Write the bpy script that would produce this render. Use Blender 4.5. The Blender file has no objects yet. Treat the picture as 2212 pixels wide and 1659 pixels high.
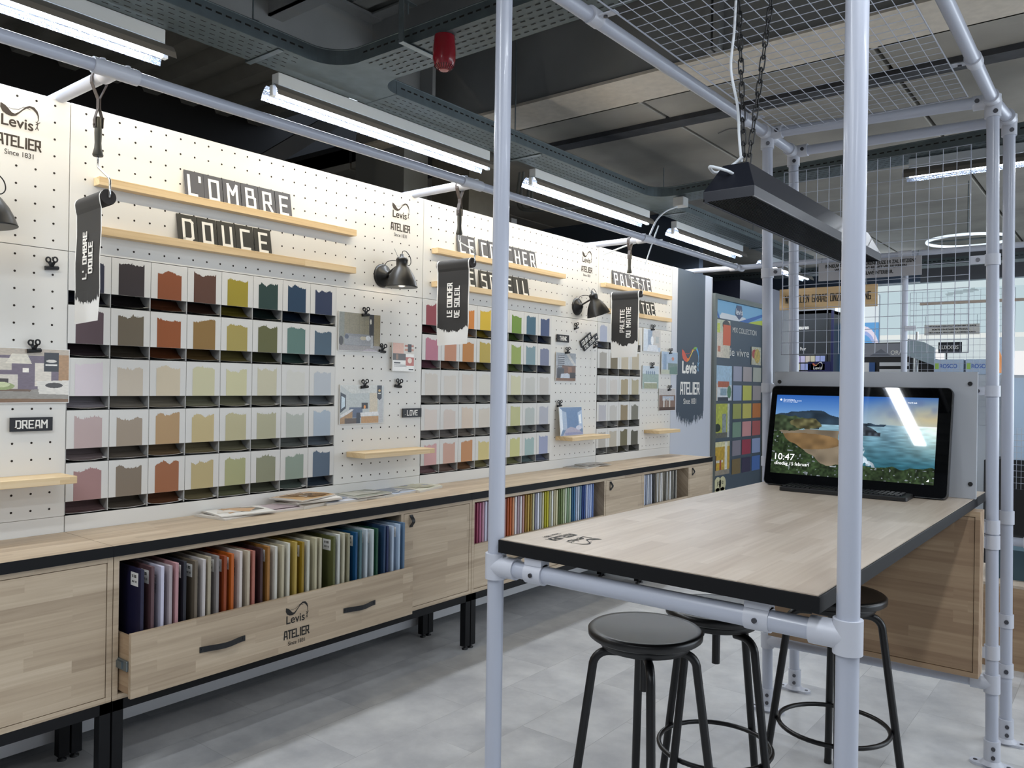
import bpy, math, random
from mathutils import Vector, Matrix
random.seed(7)
PI = math.pi
C = bpy.context.scene.collection
SC = bpy.context.scene

# ------------------------------------------------------------------ camera
CX, CZ, YAW, PITCH, ROLL, FPX = 3.34665, 1.5, 0.66595, -0.00019, -0.0152, 1721.0
cam = bpy.data.cameras.new('camera'); camo = bpy.data.objects.new('camera', cam); C.objects.link(camo)
F = Vector((-math.sin(YAW)*math.cos(PITCH), math.cos(YAW)*math.cos(PITCH), math.sin(PITCH)))
R0 = F.cross(Vector((0, 0, 1))).normalized(); U0 = R0.cross(F)
cr, sr = math.cos(ROLL), math.sin(ROLL)
Rv = R0*cr - U0*sr; Uv = R0*sr + U0*cr
camo.matrix_world = Matrix.Translation((CX, 0, CZ)) @ Matrix((Rv, Uv, -F)).transposed().to_4x4()
cam.sensor_width = 36.0; cam.lens = FPX/2212*36.0; cam.clip_start = 0.05; cam.clip_end = 200
SC.camera = camo
# ------------------------------------------------------------------ world, exposure
w = bpy.data.worlds.new('world'); SC.world = w; w.use_nodes = True
w.node_tree.nodes['Background'].inputs[0].default_value = (0.75, 0.86, 1.0, 1)
w.node_tree.nodes['Background'].inputs[1].default_value = 1.4
SC.view_settings.view_transform = 'Standard'; SC.view_settings.look = 'None'
SC.view_settings.exposure = 0.4; SC.view_settings.gamma = 1.0
SC.view_settings.use_curve_mapping = False
# lamp powers (W): every one sits in a fixture or window built below
P_TUBE, P_STRIP, P_ADDED, P_WIN = 13.0, 3.6, 22.0, 130.0

def area(name, loc, sx, sy, rot, power, col, parent=None, spread=PI):
    l = bpy.data.lights.new(name, 'AREA'); l.shape = 'RECTANGLE'; l.size = sx; l.size_y = sy
    l.energy = power; l.color = col; l.spread = spread
    o = bpy.data.objects.new(name, l); C.objects.link(o); o.location = loc; o.rotation_euler = rot
    if parent: o.parent = parent
    return o

# ------------------------------------------------------------------ materials
def lin(h, m=1.0):
    h = h.lstrip('#'); r = []
    for i in (0, 2, 4):
        c = int(h[i:i+2], 16)/255
        r.append(min(1.0, (c/12.92 if c <= .04045 else ((c+.055)/1.055)**2.4)*m))
    return (*r, 1)
_m = {}
def mat(name, hexc, rough=.5, metal=0.0, emit=None, es=0.0, noise=0.0, nscale=8.0, bump=0.0, bscale=60, coat=0.0, spec=.5, mul=1.0):
    if name in _m: return _m[name]
    m = bpy.data.materials.new(name); m.use_nodes = True; nt = m.node_tree; b = nt.nodes['Principled BSDF']
    c = lin(hexc, mul); b.inputs['Base Color'].default_value = c
    b.inputs['Roughness'].default_value = rough; b.inputs['Metallic'].default_value = metal
    b.inputs['Specular IOR Level'].default_value = spec
    if coat: b.inputs['Coat Weight'].default_value = coat; b.inputs['Coat Roughness'].default_value = .08
    if emit: b.inputs['Emission Color'].default_value = lin(emit); b.inputs['Emission Strength'].default_value = es
    if noise or bump:
        g = nt.nodes.new('ShaderNodeNewGeometry')
    if noise:
        n = nt.nodes.new('ShaderNodeTexNoise'); n.inputs['Scale'].default_value = nscale; n.inputs['Detail'].default_value = 5
        nt.links.new(g.outputs['Position'], n.inputs['Vector'])
        r = nt.nodes.new('ShaderNodeMapRange'); r.inputs[1].default_value = .3; r.inputs[2].default_value = .7
        r.inputs[3].default_value = 1-noise; r.inputs[4].default_value = 1+noise
        nt.links.new(n.outputs['Fac'], r.inputs[0])
        x = nt.nodes.new('ShaderNodeVectorMath'); x.operation = 'SCALE'; x.inputs[0].default_value = c[:3]
        nt.links.new(r.outputs[0], x.inputs['Scale']); nt.links.new(x.outputs[0], b.inputs['Base Color'])
    if bump:
        n2 = nt.nodes.new('ShaderNodeTexNoise'); n2.inputs['Scale'].default_value = bscale
        nt.links.new(g.outputs['Position'], n2.inputs['Vector'])
        bp = nt.nodes.new('ShaderNodeBump'); bp.inputs['Strength'].default_value = bump; bp.inputs['Distance'].default_value = .004
        nt.links.new(n2.outputs['Fac'], bp.inputs['Height']); nt.links.new(bp.outputs[0], b.inputs['Normal'])
    _m[name] = m; return m

def wood(name, axis, tones, sw=.42, sh=.045, rough=.45, gs=1.0):
    """finger-jointed staves running along one axis"""
    if name in _m: return _m[name]
    m = bpy.data.materials.new(name); m.use_nodes = True; nt = m.node_tree; b = nt.nodes['Principled BSDF']
    b.inputs['Roughness'].default_value = rough
    g = nt.nodes.new('ShaderNodeNewGeometry'); s = nt.nodes.new('ShaderNodeSeparateXYZ'); nt.links.new(g.outputs['Position'], s.inputs[0])
    cmb = nt.nodes.new('ShaderNodeCombineXYZ'); ad = nt.nodes.new('ShaderNodeMath'); ad.operation = 'ADD'
    a = {'x': 0, 'y': 1}[axis]; o = 1-a
    nt.links.new(s.outputs[a], cmb.inputs[0]); nt.links.new(s.outputs[o], ad.inputs[0]); nt.links.new(s.outputs[2], ad.inputs[1])
    nt.links.new(ad.outputs[0], cmb.inputs[1])
    br = nt.nodes.new('ShaderNodeTexBrick'); nt.links.new(cmb.outputs[0], br.inputs['Vector'])
    br.inputs['Scale'].default_value = 1; br.inputs['Brick Width'].default_value = sw; br.inputs['Row Height'].default_value = sh
    br.inputs['Mortar Size'].default_value = 0.0; br.offset = .37; br.offset_frequency = 2; br.squash = 1.35; br.squash_frequency = 3
    br.inputs['Color1'].default_value = (0, 0, 0, 1); br.inputs['Color2'].default_value = (1, 1, 1, 1)
    mp = nt.nodes.new('ShaderNodeVectorMath'); mp.operation = 'MULTIPLY'; mp.inputs[1].default_value = (2.2*gs, 55*gs, 1)
    nt.links.new(cmb.outputs[0], mp.inputs[0])
    n = nt.nodes.new('ShaderNodeTexNoise'); n.inputs['Scale'].default_value = 1; n.inputs['Detail'].default_value = 6; n.inputs['Distortion'].default_value = .6
    off = nt.nodes.new('ShaderNodeVectorMath'); off.operation = 'ADD'; nt.links.new(mp.outputs[0], off.inputs[0])
    sc = nt.nodes.new('ShaderNodeVectorMath'); sc.operation = 'SCALE'; sc.inputs['Scale'].default_value = 17.0
    nt.links.new(br.outputs['Color'], sc.inputs[0]); nt.links.new(sc.outputs[0], off.inputs[1]); nt.links.new(off.outputs[0], n.inputs['Vector'])
    ma = nt.nodes.new('ShaderNodeMath'); ma.operation = 'MULTIPLY_ADD'; ma.inputs[1].default_value = .42
    sb = nt.nodes.new('ShaderNodeMath'); sb.operation = 'MULTIPLY_ADD'; sb.inputs[1].default_value = .9; sb.inputs[2].default_value = -.16
    nt.links.new(n.outputs['Fac'], sb.inputs[0])
    nt.links.new(br.outputs['Color'], ma.inputs[0]); nt.links.new(sb.outputs[0], ma.inputs[2])
    cr_ = nt.nodes.new('ShaderNodeValToRGB'); els = cr_.color_ramp.elements
    while len(els) < len(tones): els.new(.5)
    for i, t in enumerate(tones): els[i].position = i/(len(tones)-1); els[i].color = lin(t)
    nt.links.new(ma.outputs[0], cr_.inputs[0]); nt.links.new(cr_.outputs[0], b.inputs['Base Color'])
    _m[name] = m; return m

TN = ['97846e', 'a8957e', 'b6a38b', 'c3b199', 'd3c2ab']
WY = wood('rubberwood_lengthwise', 'y', TN)
WX = wood('rubberwood_crosswise', 'x', ['8a7058', '967b61', 'a3886c', 'ae9477', 'bda586'])
WT = wood('tabletop_rubberwood', 'y', ['ad9c8a', 'b9a998', 'c3b4a3', 'cdbfaf', 'd7cabb'], .26, .06, .36)
WS = wood('pine_shelf', 'y', ['c0a172', 'cdb084', 'd8bd92', 'dfc69d', 'e6d0ac'], .5, .06, .5)
WO = wood('oak_sign', 'x', ['a98a60', 'b99a6e', 'c6a97d', 'd0b489'], 3, .5, .5)
BOARD = mat('white_board', 'dddbd6', .55)
BOARD2 = mat('plinth_board', 'd0d1d4', .5)
GAP = mat('gap_dark', '15130f', .9)
HOLE = mat('peg_hole', '2a231d', .95)
PIPE = mat('white_pipe', 'b3b8c6', .32, coat=.15)
PIPEJ = mat('white_pipe_joint', 'c3c6d0', .36)
SCREW = mat('socket_screw', '5d5d62', .3, .9)
BLK = mat('black_metal', '0c0d11', .42)
BLKM = mat('black_edge', '06070b', .6, spec=.3)
BLKS = mat('stool_black', '0a0a0d', .36)
SEATM = mat('stool_seat_black', '151415', .34, noise=.15, nscale=12)
CHROME = mat('chrome', 'c8cacc', .18, 1)
STEEL = mat('galvanised_steel', '7c868a', .42, .75, noise=.12, nscale=20)
STEELD = mat('tray_steel', '5f6a6e', .5, .6, noise=.12, nscale=14)
WHITE = mat('white_paper', 'e6e5e2', .6)
INK = mat('ink_brown', '3a3027', .7)
INKB = mat('ink_black', '14120f', .6)
LETW = mat('letter_white', 'eceae4', .6)
TILE = mat('tile_grey', '45454a', .6)
BANB = mat('banner_black', '2d2c2c', .62)
LEATH = mat('leather_strap', '3d3533', .55, bump=.3, bscale=200)
HANDM = mat('leather_handle_black', '111216', .5, bump=.2, bscale=250)
GREYP = mat('grey_panel', 'a9adb4', .45)
LAMPB = mat('lamp_black', '0e0d0d', .38)
CARD = mat('card_white', 'd6d5d2', .6)

# ------------------------------------------------------------------ mesh builder
class MB:
    def __init__(s): s.v = []; s.f = []; s.mi = []; s.m = 0; s.sm = []
    def add(s, vs, fs, smooth=False):
        b = len(s.v); s.v += [tuple(v) for v in vs]
        for f in fs: s.f.append(tuple(b+i for i in f)); s.mi.append(s.m); s.sm.append(smooth)
        return s
    def box(s, x0, x1, y0, y1, z0, z1, c=0.0):
        if x0 > x1: x0, x1 = x1, x0
        if y0 > y1: y0, y1 = y1, y0
        if z0 > z1: z0, z1 = z1, z0
        if c <= 0:
            s.add([(x0,y0,z0),(x1,y0,z0),(x1,y1,z0),(x0,y1,z0),(x0,y0,z1),(x1,y0,z1),(x1,y1,z1),(x0,y1,z1)],
                  [(0,3,2,1),(4,5,6,7),(0,1,5,4),(1,2,6,5),(2,3,7,6),(3,0,4,7)]); return s
        c = min(c, (x1-x0)*.49, (y1-y0)*.49, (z1-z0)*.49)
        vs = []; idx = {}
        for X in (0,1):
            for Y in (0,1):
                for Z in (0,1):
                    p = [(x0,x1)[X], (y0,y1)[Y], (z0,z1)[Z]]; sg = [(1,-1)[X], (1,-1)[Y], (1,-1)[Z]]
                    for a in range(3):
                        q = [p[i]+sg[i]*c if i != a else p[i] for i in range(3)]
                        idx[(X,Y,Z,a)] = len(vs); vs.append(q)
        fs = []
        for a in range(3):
            o = [i for i in range(3) if i != a]
            for val in (0,1):
                ring = []
                for (p, q) in ((0,0),(1,0),(1,1),(0,1)):
                    k = [0,0,0]; k[a] = val; k[o[0]] = p; k[o[1]] = q; ring.append(idx[(*k, a)])
                fs.append(ring)
        for a in range(3):
            o = [i for i in range(3) if i != a]
            for p in (0,1):
                for q in (0,1):
                    k0 = [0,0,0]; k1 = [0,0,0]; k0[o[0]] = k1[o[0]] = p; k0[o[1]] = k1[o[1]] = q; k1[a] = 1
                    fs.append([idx[(*k0,o[0])], idx[(*k1,o[0])], idx[(*k1,o[1])], idx[(*k0,o[1])]])
        for X in (0,1):
            for Y in (0,1):
                for Z in (0,1): fs.append([idx[(X,Y,Z,0)], idx[(X,Y,Z,1)], idx[(X,Y,Z,2)]])
        s.add(vs, fs); return s
    def tube(s, pts, r, n=12, closed=False, cap=True, rs=None):
        pts = [Vector(p) for p in pts]; k = len(pts); vs = []; up = None
        for i in range(k):
            a = pts[(i-1) % k] if (closed or i) else pts[i]; b = pts[(i+1) % k] if (closed or i < k-1) else pts[i]
            t = (b-a).normalized()
            if up is None:
                up = Vector((0,0,1)) if abs(t.z) < .9 else Vector((1,0,0))
            up = (up - t*up.dot(t)).normalized(); sd = t.cross(up)
            rr = rs[i] if rs else r
            for j in range(n):
                an = 2*PI*j/n; vs.append(pts[i]+(up*math.cos(an)+sd*math.sin(an))*rr)
        fs = []
        for i in range(k if closed else k-1):
            for j in range(n):
                fs.append((i*n+j, i*n+(j+1) % n, ((i+1) % k)*n+(j+1) % n, ((i+1) % k)*n+j))
        s.add(vs, fs, True)
        if cap and not closed:
            s.add(vs[:n], [tuple(range(n))[::-1]]); s.add(vs[-n:], [tuple(range(n))])
        return s
    def cable(s, pts, r, n=8, k=6):
        P = [Vector(p) for p in pts]; P = [P[0]*2-P[1]]+P+[P[-1]*2-P[-2]]; o = []
        for i in range(1, len(P)-2):
            for j in range(k):
                t = j/k; a, b, c, d = P[i-1:i+3]; o.append(.5*((2*b)+(c-a)*t+(2*a-5*b+4*c-d)*t*t+(3*b-a-3*c+d)*t**3))
        return s.tube(o+[P[-2]], r, n)
    def ribbon(s, pts, width, wdir, t=.002):
        wd = Vector(wdir).normalized()*width/2; pts = [Vector(p) for p in pts]
        vs = []
        for i, p in enumerate(pts):
            a = pts[max(0,i-1)]; b = pts[min(len(pts)-1,i+1)]; n = (b-a).cross(wd).normalized()*t/2
            vs += [p-wd-n, p+wd-n, p+wd+n, p-wd+n]
        fs = []
        for i in range(len(pts)-1):
            for j in range(4): fs.append((i*4+j, i*4+(j+1) % 4, i*4+4+(j+1) % 4, i*4+4+j))
        fs += [(3,2,1,0), tuple(len(vs)-4+j for j in range(4))]
        s.add(vs, fs); return s
    def lathe(s, prof, o=(0,0,0), axis=(0,0,1), n=32, smooth=True):
        ax = Vector(axis).normalized(); u = Vector((1,0,0)) if abs(ax.x) < .9 else Vector((0,1,0))
        u = (u-ax*u.dot(ax)).normalized(); v = ax.cross(u); o = Vector(o); vs = []
        for r, h in prof:
            for j in range(n):
                a = 2*PI*j/n; vs.append(o+ax*h+(u*math.cos(a)+v*math.sin(a))*r)
        fs = [(i*n+j, i*n+(j+1) % n, (i+1)*n+(j+1) % n, (i+1)*n+j) for i in range(len(prof)-1) for j in range(n)]
        s.add(vs, fs, smooth)
        if prof[0][0] > 1e-6: s.add(vs[:n], [tuple(range(n))[::-1]])
        if prof[-1][0] > 1e-6: s.add(vs[-n:], [tuple(range(n))])
        return s
    def prism(s, poly, o, u, v, d):
        """poly 2d in plane (u,v) at o, extruded by vector d"""
        o, u, v, d = Vector(o), Vector(u), Vector(v), Vector(d); n = len(poly)
        a = [o+u*p[0]+v*p[1] for p in poly]; b = [p+d for p in a]
        s.add(a+b, [tuple(range(n))[::-1], tuple(range(n, 2*n))]+[(i, (i+1) % n, n+(i+1) % n, n+i) for i in range(n)]); return s
    def build(s, name, mats, parent=None, loc=None, bevel=0, world=True):
        me = bpy.data.meshes.new(name)
        off = Vector((0,0,0))
        if parent is not None and world:
            p = parent
            while p is not None: off += Vector(p.location); p = p.parent
        if loc is not None and parent is None: off = Vector(loc)
        me.from_pydata([tuple(Vector(v)-off) for v in s.v], [], s.f)
        if not isinstance(mats, (list, tuple)): mats = [mats]
        for m in mats: me.materials.append(m)
        me.polygons.foreach_set('material_index', s.mi); me.polygons.foreach_set('use_smooth', s.sm)
        me.update()
        o = bpy.data.objects.new(name, me); C.objects.link(o)
        if parent is not None: o.parent = parent
        if loc is not None and parent is None: o.location = loc
        if bevel:
            b = o.modifiers.new('bevel', 'BEVEL'); b.width = bevel; b.segments = 2; b.limit_method = 'ANGLE'
        return o
def thing(name, label, cat, loc=(0,0,0), group=None):
    o = bpy.data.objects.new(name, None); C.objects.link(o); o.location = loc; o.empty_display_size = .05
    o['label'] = label; o['category'] = cat
    if group: o['group'] = group
    return o
def tag(o, label, cat, group=None):
    o['label'] = label; o['category'] = cat
    if group: o['group'] = group
    return o
def struct(name, mb, mats, bevel=0):
    o = mb.build(name, mats, bevel=bevel); o['kind'] = 'structure'; return o
def lab(o, l): o['label'] = l; return o
def dup(src, loc, label=None, rotz=None):
    r = src.copy(); C.objects.link(r); r.location = loc
    if rotz is not None: r.rotation_euler = (0, 0, rotz)
    if label: r['label'] = label
    for ch in list(src.children):
        c = ch.copy(); C.objects.link(c); c.parent = r
        for g in list(ch.children):
            d = g.copy(); C.objects.link(d); d.parent = c
    return r
def box(name, x0, x1, y0, y1, z0, z1, m, parent=None, c=0):
    return MB().box(x0, x1, y0, y1, z0, z1, c).build(name, m, parent)

# ------------------------------------------------------------------ lettering
W_ = .52
G = {'A':[[(0,0),(.1,1),(.42,1),(.52,0)],[(.04,.32),(.48,.32)]], 'B':[[(0,0),(0,1),(.42,1),(.42,.56),(0,.56)],[(.42,.56),(.52,.5),(.52,0),(0,0)]],
 'C':[[(.5,1),(0,1),(0,0),(.5,0)]], 'D':[[(0,0),(0,1),(.4,1),(.5,.9),(.5,.1),(.4,0),(0,0)]], 'E':[[(.48,1),(0,1),(0,0),(.48,0)],[(0,.5),(.4,.5)]],
 'F':[[(.48,1),(0,1),(0,0)],[(0,.5),(.4,.5)]], 'G':[[(.5,1),(0,1),(0,0),(.5,0),(.5,.48),(.26,.48)]], 'H':[[(0,0),(0,1)],[(.5,0),(.5,1)],[(0,.5),(.5,.5)]],
 'I':[[(.08,0),(.08,1)]], 'J':[[(.45,1),(.45,0),(0,0),(0,.25)]], 'K':[[(0,0),(0,1)],[(.5,1),(.06,.5),(.5,0)]], 'L':[[(0,1),(0,0),(.46,0)]],
 'M':[[(0,0),(0,1),(.3,.5),(.6,1),(.6,0)]], 'N':[[(0,0),(0,1),(.5,0),(.5,1)]], 'O':[[(0,0),(0,1),(.5,1),(.5,0),(0,0)]], 'P':[[(0,0),(0,1),(.5,1),(.5,.45),(0,.45)]],
 'Q':[[(0,0),(0,1),(.5,1),(.5,0),(0,0)],[(.3,.2),(.55,-.1)]], 'R':[[(0,0),(0,1),(.46,1),(.46,.45),(0,.45)],[(.26,.45),(.52,0)]],
 'S':[[(.48,1),(0,1),(0,.55),(.48,.45),(.48,0),(0,0)]], 'T':[[(0,1),(.5,1)],[(.25,1),(.25,0)]], 'U':[[(0,1),(0,0),(.5,0),(.5,1)]],
 'V':[[(0,1),(.25,0),(.5,1)]], 'W':[[(0,1),(.15,0),(.32,.7),(.49,0),(.64,1)]], 'X':[[(0,0),(.5,1)],[(0,1),(.5,0)]], 'Y':[[(0,1),(.25,.5),(.5,1)],[(.25,.5),(.25,0)]],
 'Z':[[(0,1),(.5,1),(0,0),(.5,0)]], "'":[[(.08,1),(.08,.8)]], '.':[[(.05,0),(.05,.03)]], ',':[[(.05,0),(.05,.03)]], '?':[[(0,.8),(0,1),(.45,1),(.45,.6),(.2,.45),(.2,.28)],[(.2,0),(.2,.03)]],
 '>':[[(0,.5),(.7,.5)],[(.4,.8),(.7,.5),(.4,.2)]], '0':[[(0,0),(0,1),(.5,1),(.5,0),(0,0)]], '1':[[(.05,.8),(.25,1),(.25,0)]], '2':[[(0,1),(.5,1),(.5,.5),(0,.5),(0,0),(.5,0)]],
 '3':[[(0,1),(.5,1),(.5,0),(0,0)],[(.1,.5),(.5,.5)]], '-':[[(.05,.5),(.4,.5)]]}
ADV = {'I':.16, "'":.16, '.':.12, ',':.12, 'M':.6, 'W':.64, '>':.7, ' ':.3}
def seg2(mb, a, b, t, o, u, v, ext=True):
    a = Vector(a); b = Vector(b); d = (b-a).normalized()
    if ext: a = a-d*t/2; b = b+d*t/2
    n = Vector((-d.y, d.x))*t/2
    k = u.cross(v)*(.00004*(len(mb.f) % 5)); mb.add([o+u*p[0]+v*p[1]+k for p in (a-n, b-n, b+n, a+n)], [(0,1,2,3)])
def strokes(mb, text, o, u, v, h, t=.13, gap=.22, wscale=1.0, width=None, center=True, normal=None):
    """blocky capitals; o = centre of the line on the surface, u/v unit vectors"""
    adv = []; x = 0
    for ch in text:
        adv.append(x); x += ADV.get(ch, .5)+gap
    x -= gap; sc = width/(x*h) if width else wscale
    o = Vector(o); u = Vector(u); v = Vector(v); U = u*h*sc; V = v*h
    st = o-(U*x/2 if center else Vector())-V*.5
    for ch, ax in zip(text, adv):
        for line in G.get(ch, []):
            for i in range(len(line)-1):
                a = Vector(line[i]); b = Vector(line[i+1])
                pa = Vector(((ax+a.x)*sc*h, a.y*h)); pb = Vector(((ax+b.x)*sc*h, b.y*h)); th = t*h
                k = (h-th)/h
                pa.y = th/2+pa.y*k; pb.y = th/2+pb.y*k
                seg2(mb, pa, pb, th, st, u, v)
    return mb
_fc = {}
def font2d(text):
    if text in _fc: return _fc[text]
    cu = bpy.data.curves.new('type', 'FONT'); cu.body = text; cu.size = 1
    ob = bpy.data.objects.new('type', cu); C.objects.link(ob); bpy.context.view_layer.update()
    me = bpy.data.meshes.new_from_object(ob.evaluated_get(bpy.context.evaluated_depsgraph_get()))
    vs = [(q.co.x, q.co.y) for q in me.vertices]; fs = [tuple(p.vertices) for p in me.polygons]
    bpy.data.objects.remove(ob); bpy.data.curves.remove(cu); bpy.data.meshes.remove(me)
    _fc[text] = (vs, fs); return _fc[text]
def typeset(mb, text, o, u, v, width=None, height=None, bold=0.0):
    """bottom-left of the text box at o; width/height in metres"""
    vs, fs = font2d(text); x0 = min(p[0] for p in vs); x1 = max(p[0] for p in vs); y0 = min(p[1] for p in vs); y1 = max(p[1] for p in vs)
    sx = width/(x1-x0) if width else height/(y1-y0); sy = height/(y1-y0) if height else sx
    o, u, v = Vector(o), Vector(u), Vector(v)
    offs = [(0, 0)] if not bold else [(-bold,0),(bold,0),(0,bold),(0,-bold)]
    for k, (dx, dy) in enumerate(offs):
        n = u.cross(v)*(.00008*k)
        mb.add([o+u*((p[0]-x0)*sx+dx)+v*((p[1]-y0)*sy+dy)+n for p in vs], fs)
    return mb
SW = [(0,.1,.012),(.05,.02,.075),(.11,-.06,.095),(.19,-.12,.08),(.28,-.155,.052),(.37,-.14,.03),(.46,-.06,.018),(.55,.04,.016),(.63,.12,.024),(.73,.175,.03),(.83,.16,.04),(.91,.08,.035),(.955,-.02,.017),(.96,-.13,.01),(.93,-.22,.005)]
def swoosh(mb, o, u, v, w_, mats=None):
    """the ribbon of the paint brand, left end at o"""
    o, u, v = Vector(o), Vector(u), Vector(v)
    for i in range(len(SW)-1):
        a, b = SW[i], SW[i+1]; d = Vector((b[0]-a[0], b[1]-a[1])).normalized(); n = Vector((-d.y, d.x))
        if i == 0: na = n
        q = []
        pv = SW[max(0, i-1)]; da = Vector((b[0]-pv[0], b[1]-pv[1])).normalized(); na = Vector((-da.y, da.x))
        nx = SW[min(len(SW)-1, i+2)]; db = Vector((nx[0]-a[0], nx[1]-a[1])).normalized(); nb = Vector((-db.y, db.x))
        pts = [Vector(a[:2])-na*a[2], Vector(b[:2])-nb*b[2], Vector(b[:2])+nb*b[2], Vector(a[:2])+na*a[2]]
        if mats: mb.m = mats[min(len(mats)-1, i*len(mats)//(len(SW)-1))]
        mb.add([o+u*p.x*w_+v*p.y*w_ for p in pts], [(0,1,2,3)])
    if mats: mb.m = mats[0]
    for a, b in (((.3,.0),(.45,.03)),((.45,.03),(.58,.13)),((.58,.13),(.75,.1)),((.2,.01),(.3,.0))):
        seg2(mb, Vector(a)*w_, Vector(b)*w_, .012*w_, o, u, v)
    if mats: mb.m = mats[-1]
    for a, b in (((.9,-.28),(.95,-.24)),((.95,-.24),(.93,-.34)),((.93,-.34),(.96,-.42)),((.93,-.34),(.89,-.42)),((.95,-.24),(1.0,-.2)),((.95,-.24),(.9,-.21))):
        seg2(mb, Vector(a)*w_, Vector(b)*w_, .022*w_, o, u, v)
def brand(mb, o, u, v, w_, since=True, ms=None, lm=None, bold=.0011, at=True):
    """full emblem: ribbon, name, ATELIER, Since 1831; o = centre of ATELIER word; w_ = width of that word"""
    o, u, v = Vector(o), Vector(u), Vector(v)
    swoosh(mb, o-u*.44*w_+v*.81*w_, u, v, .92*w_, ms)
    if lm is not None: mb.m = lm
    typeset(mb, 'Levis', o-u*.42*w_+v*.36*w_, u, v, .74*w_, .27*w_, bold=bold*w_/.147)
    if at: strokes(mb, 'ATELIER', o, u, v, .3*w_, .155, .2, width=w_)
    if since: typeset(mb, 'Since 1831', o-u*.34*w_-v*.37*w_, u, v, .68*w_, .13*w_, bold=.0002)

# ------------------------------------------------------------------ the room
FLOOR = bpy.data.materials.new('grey_vinyl_tile'); FLOOR.use_nodes = True
def _floor():
    nt = FLOOR.node_tree; b = nt.nodes['Principled BSDF']; g = nt.nodes.new('ShaderNodeNewGeometry')
    mp = nt.nodes.new('ShaderNodeMapping'); mp.inputs['Rotation'].default_value = (0, 0, PI/2); mp.inputs['Location'].default_value = (-.18, .08, 0)
    nt.links.new(g.outputs['Position'], mp.inputs['Vector'])
    br = nt.nodes.new('ShaderNodeTexBrick'); nt.links.new(mp.outputs[0], br.inputs['Vector']); br.offset = .5
    br.inputs['Scale'].default_value = 1; br.inputs['Brick Width'].default_value = .66; br.inputs['Row Height'].default_value = .33
    br.inputs['Mortar Size'].default_value = .0013; br.inputs['Mortar Smooth'].default_value = .1
    br.inputs['Color1'].default_value = (.47,.47,.47,1); br.inputs['Color2'].default_value = (.53,.53,.53,1); br.inputs['Mortar'].default_value = (.2,.2,.2,1)
    n = nt.nodes.new('ShaderNodeTexNoise'); n.inputs['Scale'].default_value = 3.2; n.inputs['Detail'].default_value = 9; n.inputs['Roughness'].default_value = .62
    ad = nt.nodes.new('ShaderNodeVectorMath'); ad.operation = 'MULTIPLY_ADD'; ad.inputs[1].default_value = (1,1,1)
    sc = nt.nodes.new('ShaderNodeVectorMath'); sc.operation = 'SCALE'; sc.inputs['Scale'].default_value = 20
    nt.links.new(br.outputs['Color'], sc.inputs[0]); nt.links.new(g.outputs['Position'], ad.inputs[0]); nt.links.new(sc.outputs[0], ad.inputs[2])
    nt.links.new(ad.outputs[0], n.inputs['Vector'])
    r = nt.nodes.new('ShaderNodeValToRGB'); r.color_ramp.elements[0].position = .28; r.color_ramp.elements[1].position = .72
    r.color_ramp.elements[0].color = lin('a2a3a6'); r.color_ramp.elements[1].color = lin('d2d2d1')
    nt.links.new(n.outputs['Fac'], r.inputs[0])
    mx = nt.nodes.new('ShaderNodeMixRGB'); mx.blend_type = 'OVERLAY'; mx.inputs[0].default_value = .5
    nt.links.new(r.outputs[0], mx.inputs[1]); nt.links.new(br.outputs['Color'], mx.inputs[2])
    nt.links.new(mx.outputs[0], b.inputs['Base Color']); b.inputs['Roughness'].default_value = .38
_floor()
X0, X1, Y0, Y1, ZC = -3.2, 9.0, -4.0, 16.0, 3.4
struct('floor', MB().box(X0, X1, Y0, Y1, -.1, 0), FLOOR)
CONC = mat('concrete_soffit', '96928a', .85, noise=.22, nscale=1.6, bump=.3, bscale=14)
CONCD = mat('concrete_pier', '5f5d57', .9, noise=.2, nscale=5)
BEAM = mat('painted_steel_grey', '8c8d8c', .6, noise=.08, nscale=3)
BEAML = mat('beam_flange_beige', 'cfc6b8', .6, noise=.08, nscale=20)
DARKW = mat('void_black', '1a1a1c', .9)
NAVYW = mat('wall_slate', '3b4656', .8)
# rear soffit: concrete planks with real joints between them
mb = MB(); px = 0.705-1.4655*3
while px < X1:
    mb.box(px+.012, px+1.4655-.012, 4.7, Y1, ZC, ZC+.2, .006); px += 1.4655
mb.m = 1; mb.box(X0, X1, 4.7, Y1, ZC+.06, ZC+.24)
struct('ceiling', mb, [CONC, GAP])
# cross beam and the profiled steel deck in front of it
mb = MB(); mb.box(X0+1.5, X1, 4.32, 4.40, ZC+.02, 4.05); mb.m = 1; mb.box(X0+1.5, X1, 4.30, 4.72, ZC, ZC+.02); mb.m = 0
for bx in (1.39, 1.44): mb.box(bx-.018, bx+.018, 4.25, 4.32, ZC+.02, ZC+.36)
struct('trim_1', mb, [BEAM, BEAML]).name = 'trim_1'
mb = MB(); mb.m = 0
mb.box(X0, X1, 5.10, 5.24, ZC-.035, ZC+.01)
struct('trim_2', mb, [mat('beam_dark_strip', '3d3e42', .8, noise=.3, nscale=9)])
mb = MB(); y = Y0
while y < 4.3:
    pr = [(0,.0),(.045,-.09),(.16,-.09),(.205,0),(.33,0)]
    for i in range(4):
        a, b = pr[i], pr[i+1]
        mb.add([(X0,y+a[0],3.98+a[1]),(X1,y+a[0],3.98+a[1]),(X1,y+b[0],3.98+b[1]),(X0,y+b[0],3.98+b[1])], [(0,1,2,3)])
    y += .33
mb.box(X0, X1, Y0, 4.5, 4.0, 4.1)
struct('ceiling_deck', mb, mat('deck_steel', '8a8a86', .6, noise=.1, nscale=6))
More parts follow.
